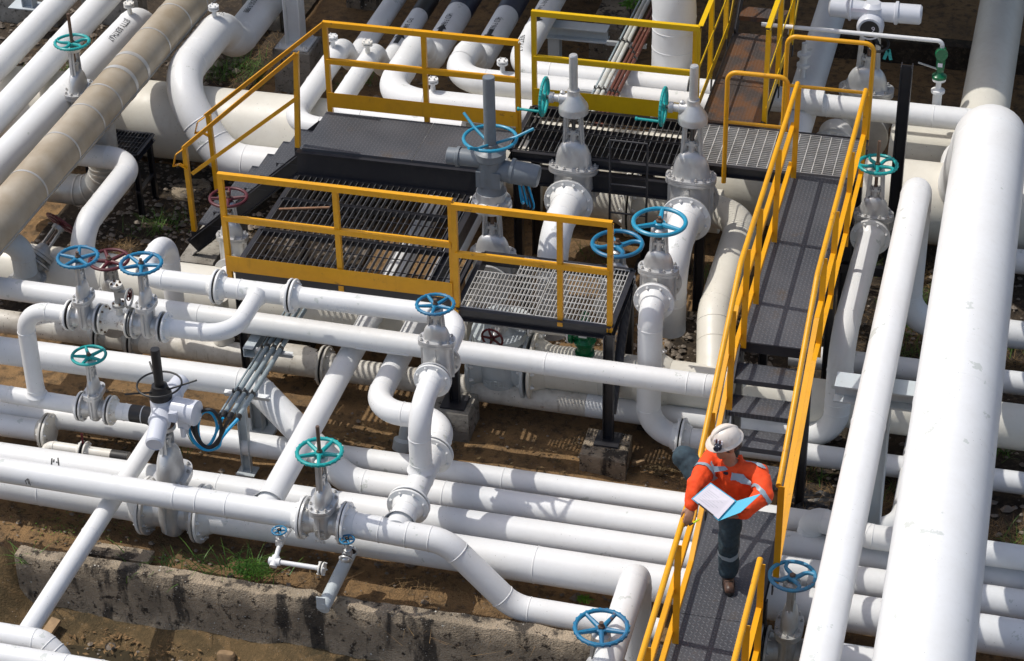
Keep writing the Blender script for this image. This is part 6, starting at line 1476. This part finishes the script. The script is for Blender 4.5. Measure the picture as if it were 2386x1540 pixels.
# helmet
hc = headc+fu*.065-fd*.005; hu = (fu+V(0, -.10, 0)).normalized(); hf = (fd-hu*fd.dot(hu)).normalized(); hs = hf.cross(hu)
b = MB(); rg = []
for i in range(11):
    t = i/10*math.pi/2; k = []
    for j in range(36):
        a = 2*math.pi*j/36; rr = math.cos(t)**.8; k.append(hc+hf*(.124*rr*math.cos(a))+hs*(.108*rr*math.sin(a))+hu*(.112*math.sin(t)+(.007 if abs(math.sin(a)) < .2 else 0)*math.sin(t)))
    rg.append(k)
b.rings(rg, (False, True)); HM = b.build('helmet', 'helmet', PR, smooth=60)
b = MB(); rg = []
for sc, zz in ((.99, .012), (1.13, -.006), (1.15, -.012), (1.12, -.016), (.98, -.004)):
    rg.append([hc+hf*(.124*sc*math.cos(2*math.pi*j/36)+(.028 if math.cos(2*math.pi*j/36) > 0 and sc > 1 else 0)*math.cos(2*math.pi*j/36))+hs*(.108*sc*math.sin(2*math.pi*j/36))+hu*zz for j in range(36)])
b.rings(rg, (False, False)); b.build('brim', 'helmet', HM, smooth=60)
b = MB(); 
for o in (0,): b.tube([hc+hf*(.121*math.cos(t))+hu*(.118*math.sin(t)*1.0)+hs*o for t in [math.pi*(.10+.8*k/14) for k in range(15)]], [.003]+[.014]*13+[.003], 8)
b.build('ridge', 'helmet', HM)
lp = hc+(hf*.6+hs*-.75).normalized()*.150
ld = (hf*.6-hs*.75).normalized(); 
lp = hc+WY(1672, 1040, hc.y-.14)*0+ (Vector(WY(1673, 1041, hc.y-.13))-hc)
ld = (lp-hc); ld.z = 0; ld.normalize(); ls_ = ld.cross(Z)
b = MB(); b.box(lp, .03, .05, .045, (ld, ls_, Z)); b.lathe([(.0, .0), (.02, .0), (.024, .025), (.02, .028), (.0, .026)], lp+ld*.012, ld, 16); b.build('headlamp', 'shirt', HM)
b = MB(); b.box(lp+ld*.016+Z*.002, .004, .036, .034, (ld, ls_, Z)); b.build('lamp_front', 'paper', HM)
for k in range(5):
    b = MB(); b.box(hc+ld*.110+hu*.045+ls_*(-.03+.015*k), .012, .008, .03, (ld, ls_, Z)); b.build('sticker_stripe', 'darkred' if k % 2 else 'paper', HM)
# clipboard, pen
c0_, c1_, c2_, c3_ = WY(1613, 1162, yb_-.50), WY(1674, 1211, yb_-.60), WY(1714, 1167, yb_-.50), WY(1656, 1126, yb_-.40)
def leafbox(b, a, p, q, s, t=.004):
    n = (p-a).cross(s-a).normalized(); 
    b.add([a, p, q, s, a+n*t, p+n*t, q+n*t, s+n*t], [(0, 1, 2, 3), (7, 6, 5, 4), (0, 4, 5, 1), (1, 5, 6, 2), (2, 6, 7, 3), (3, 7, 4, 0)]); return b
nn = (c1_-c0_).cross(c3_-c0_).normalized()
if nn.dot(EYE-c0_) < 0: nn = -nn
ex = lambda p, c, f: c+(p-c)*f
cc_ = (c0_+c1_+c2_+c3_)/4
b = MB(); leafbox(b, *[ex(p, cc_, 1.05)-nn*.010 for p in (c0_, c1_, c2_, c3_)])
CB = tag(b.build('clipboard', 'folder', None, org=cc_), 'open sky blue clipboard with a sheaf of white paper in the worker\'s hands', 'clipboard')
b = MB(); leafbox(b, *[ex(p, cc_, .97) for p in (c0_, c1_, c2_, c3_)], .003); PP_ = b.build('paper', 'paper', CB)
b = MB(); b.bar(c0_.lerp(c1_, .25)+nn*.012, c0_.lerp(c1_, .80)+nn*.012, .012, .012, nn); b.build('clip', 'rubber', CB)
for k in range(7):
    f = .18+.09*k; a_ = c0_.lerp(c3_, f); d_ = c1_.lerp(c2_, f); ln = MB(); ln.bar(a_.lerp(d_, .12)+nn*.0045, a_.lerp(d_, .55+.3*((k*7) % 3)/3)+nn*.0045, .002, .0006, nn); ln.build('printed_line', 'galv', PP_)
b = MB(); e1_ = WY(1774, 1150, yb_-.45); e2_ = WY(1726, 1194, yb_-.57); leafbox(b, ex(c1_, cc_, 1.05)-nn*.014, e2_, e1_, ex(c2_, cc_, 1.05)-nn*.014); b.build('cover', 'folder', CB)
p0, p1 = WY(1606, 1224, wrR.y-.10), WY(1626, 1212, wrR.y-.08); b = MB(); b.cyl(p0.lerp(p1, .5), p1, .0075, seg=10); b.lathe([(.007, 0), (.004, .015)], p1, p1-p0, 10); k = MB(); k.cyl(p0, p0.lerp(p1, .5), .0075, seg=10)
pn = tag(b.build('pen', 'neon', None, org=p1), 'neon yellow and black pen in the worker\'s hand on the rail', 'pen'); k.build('barrel', 'rubber', pn)
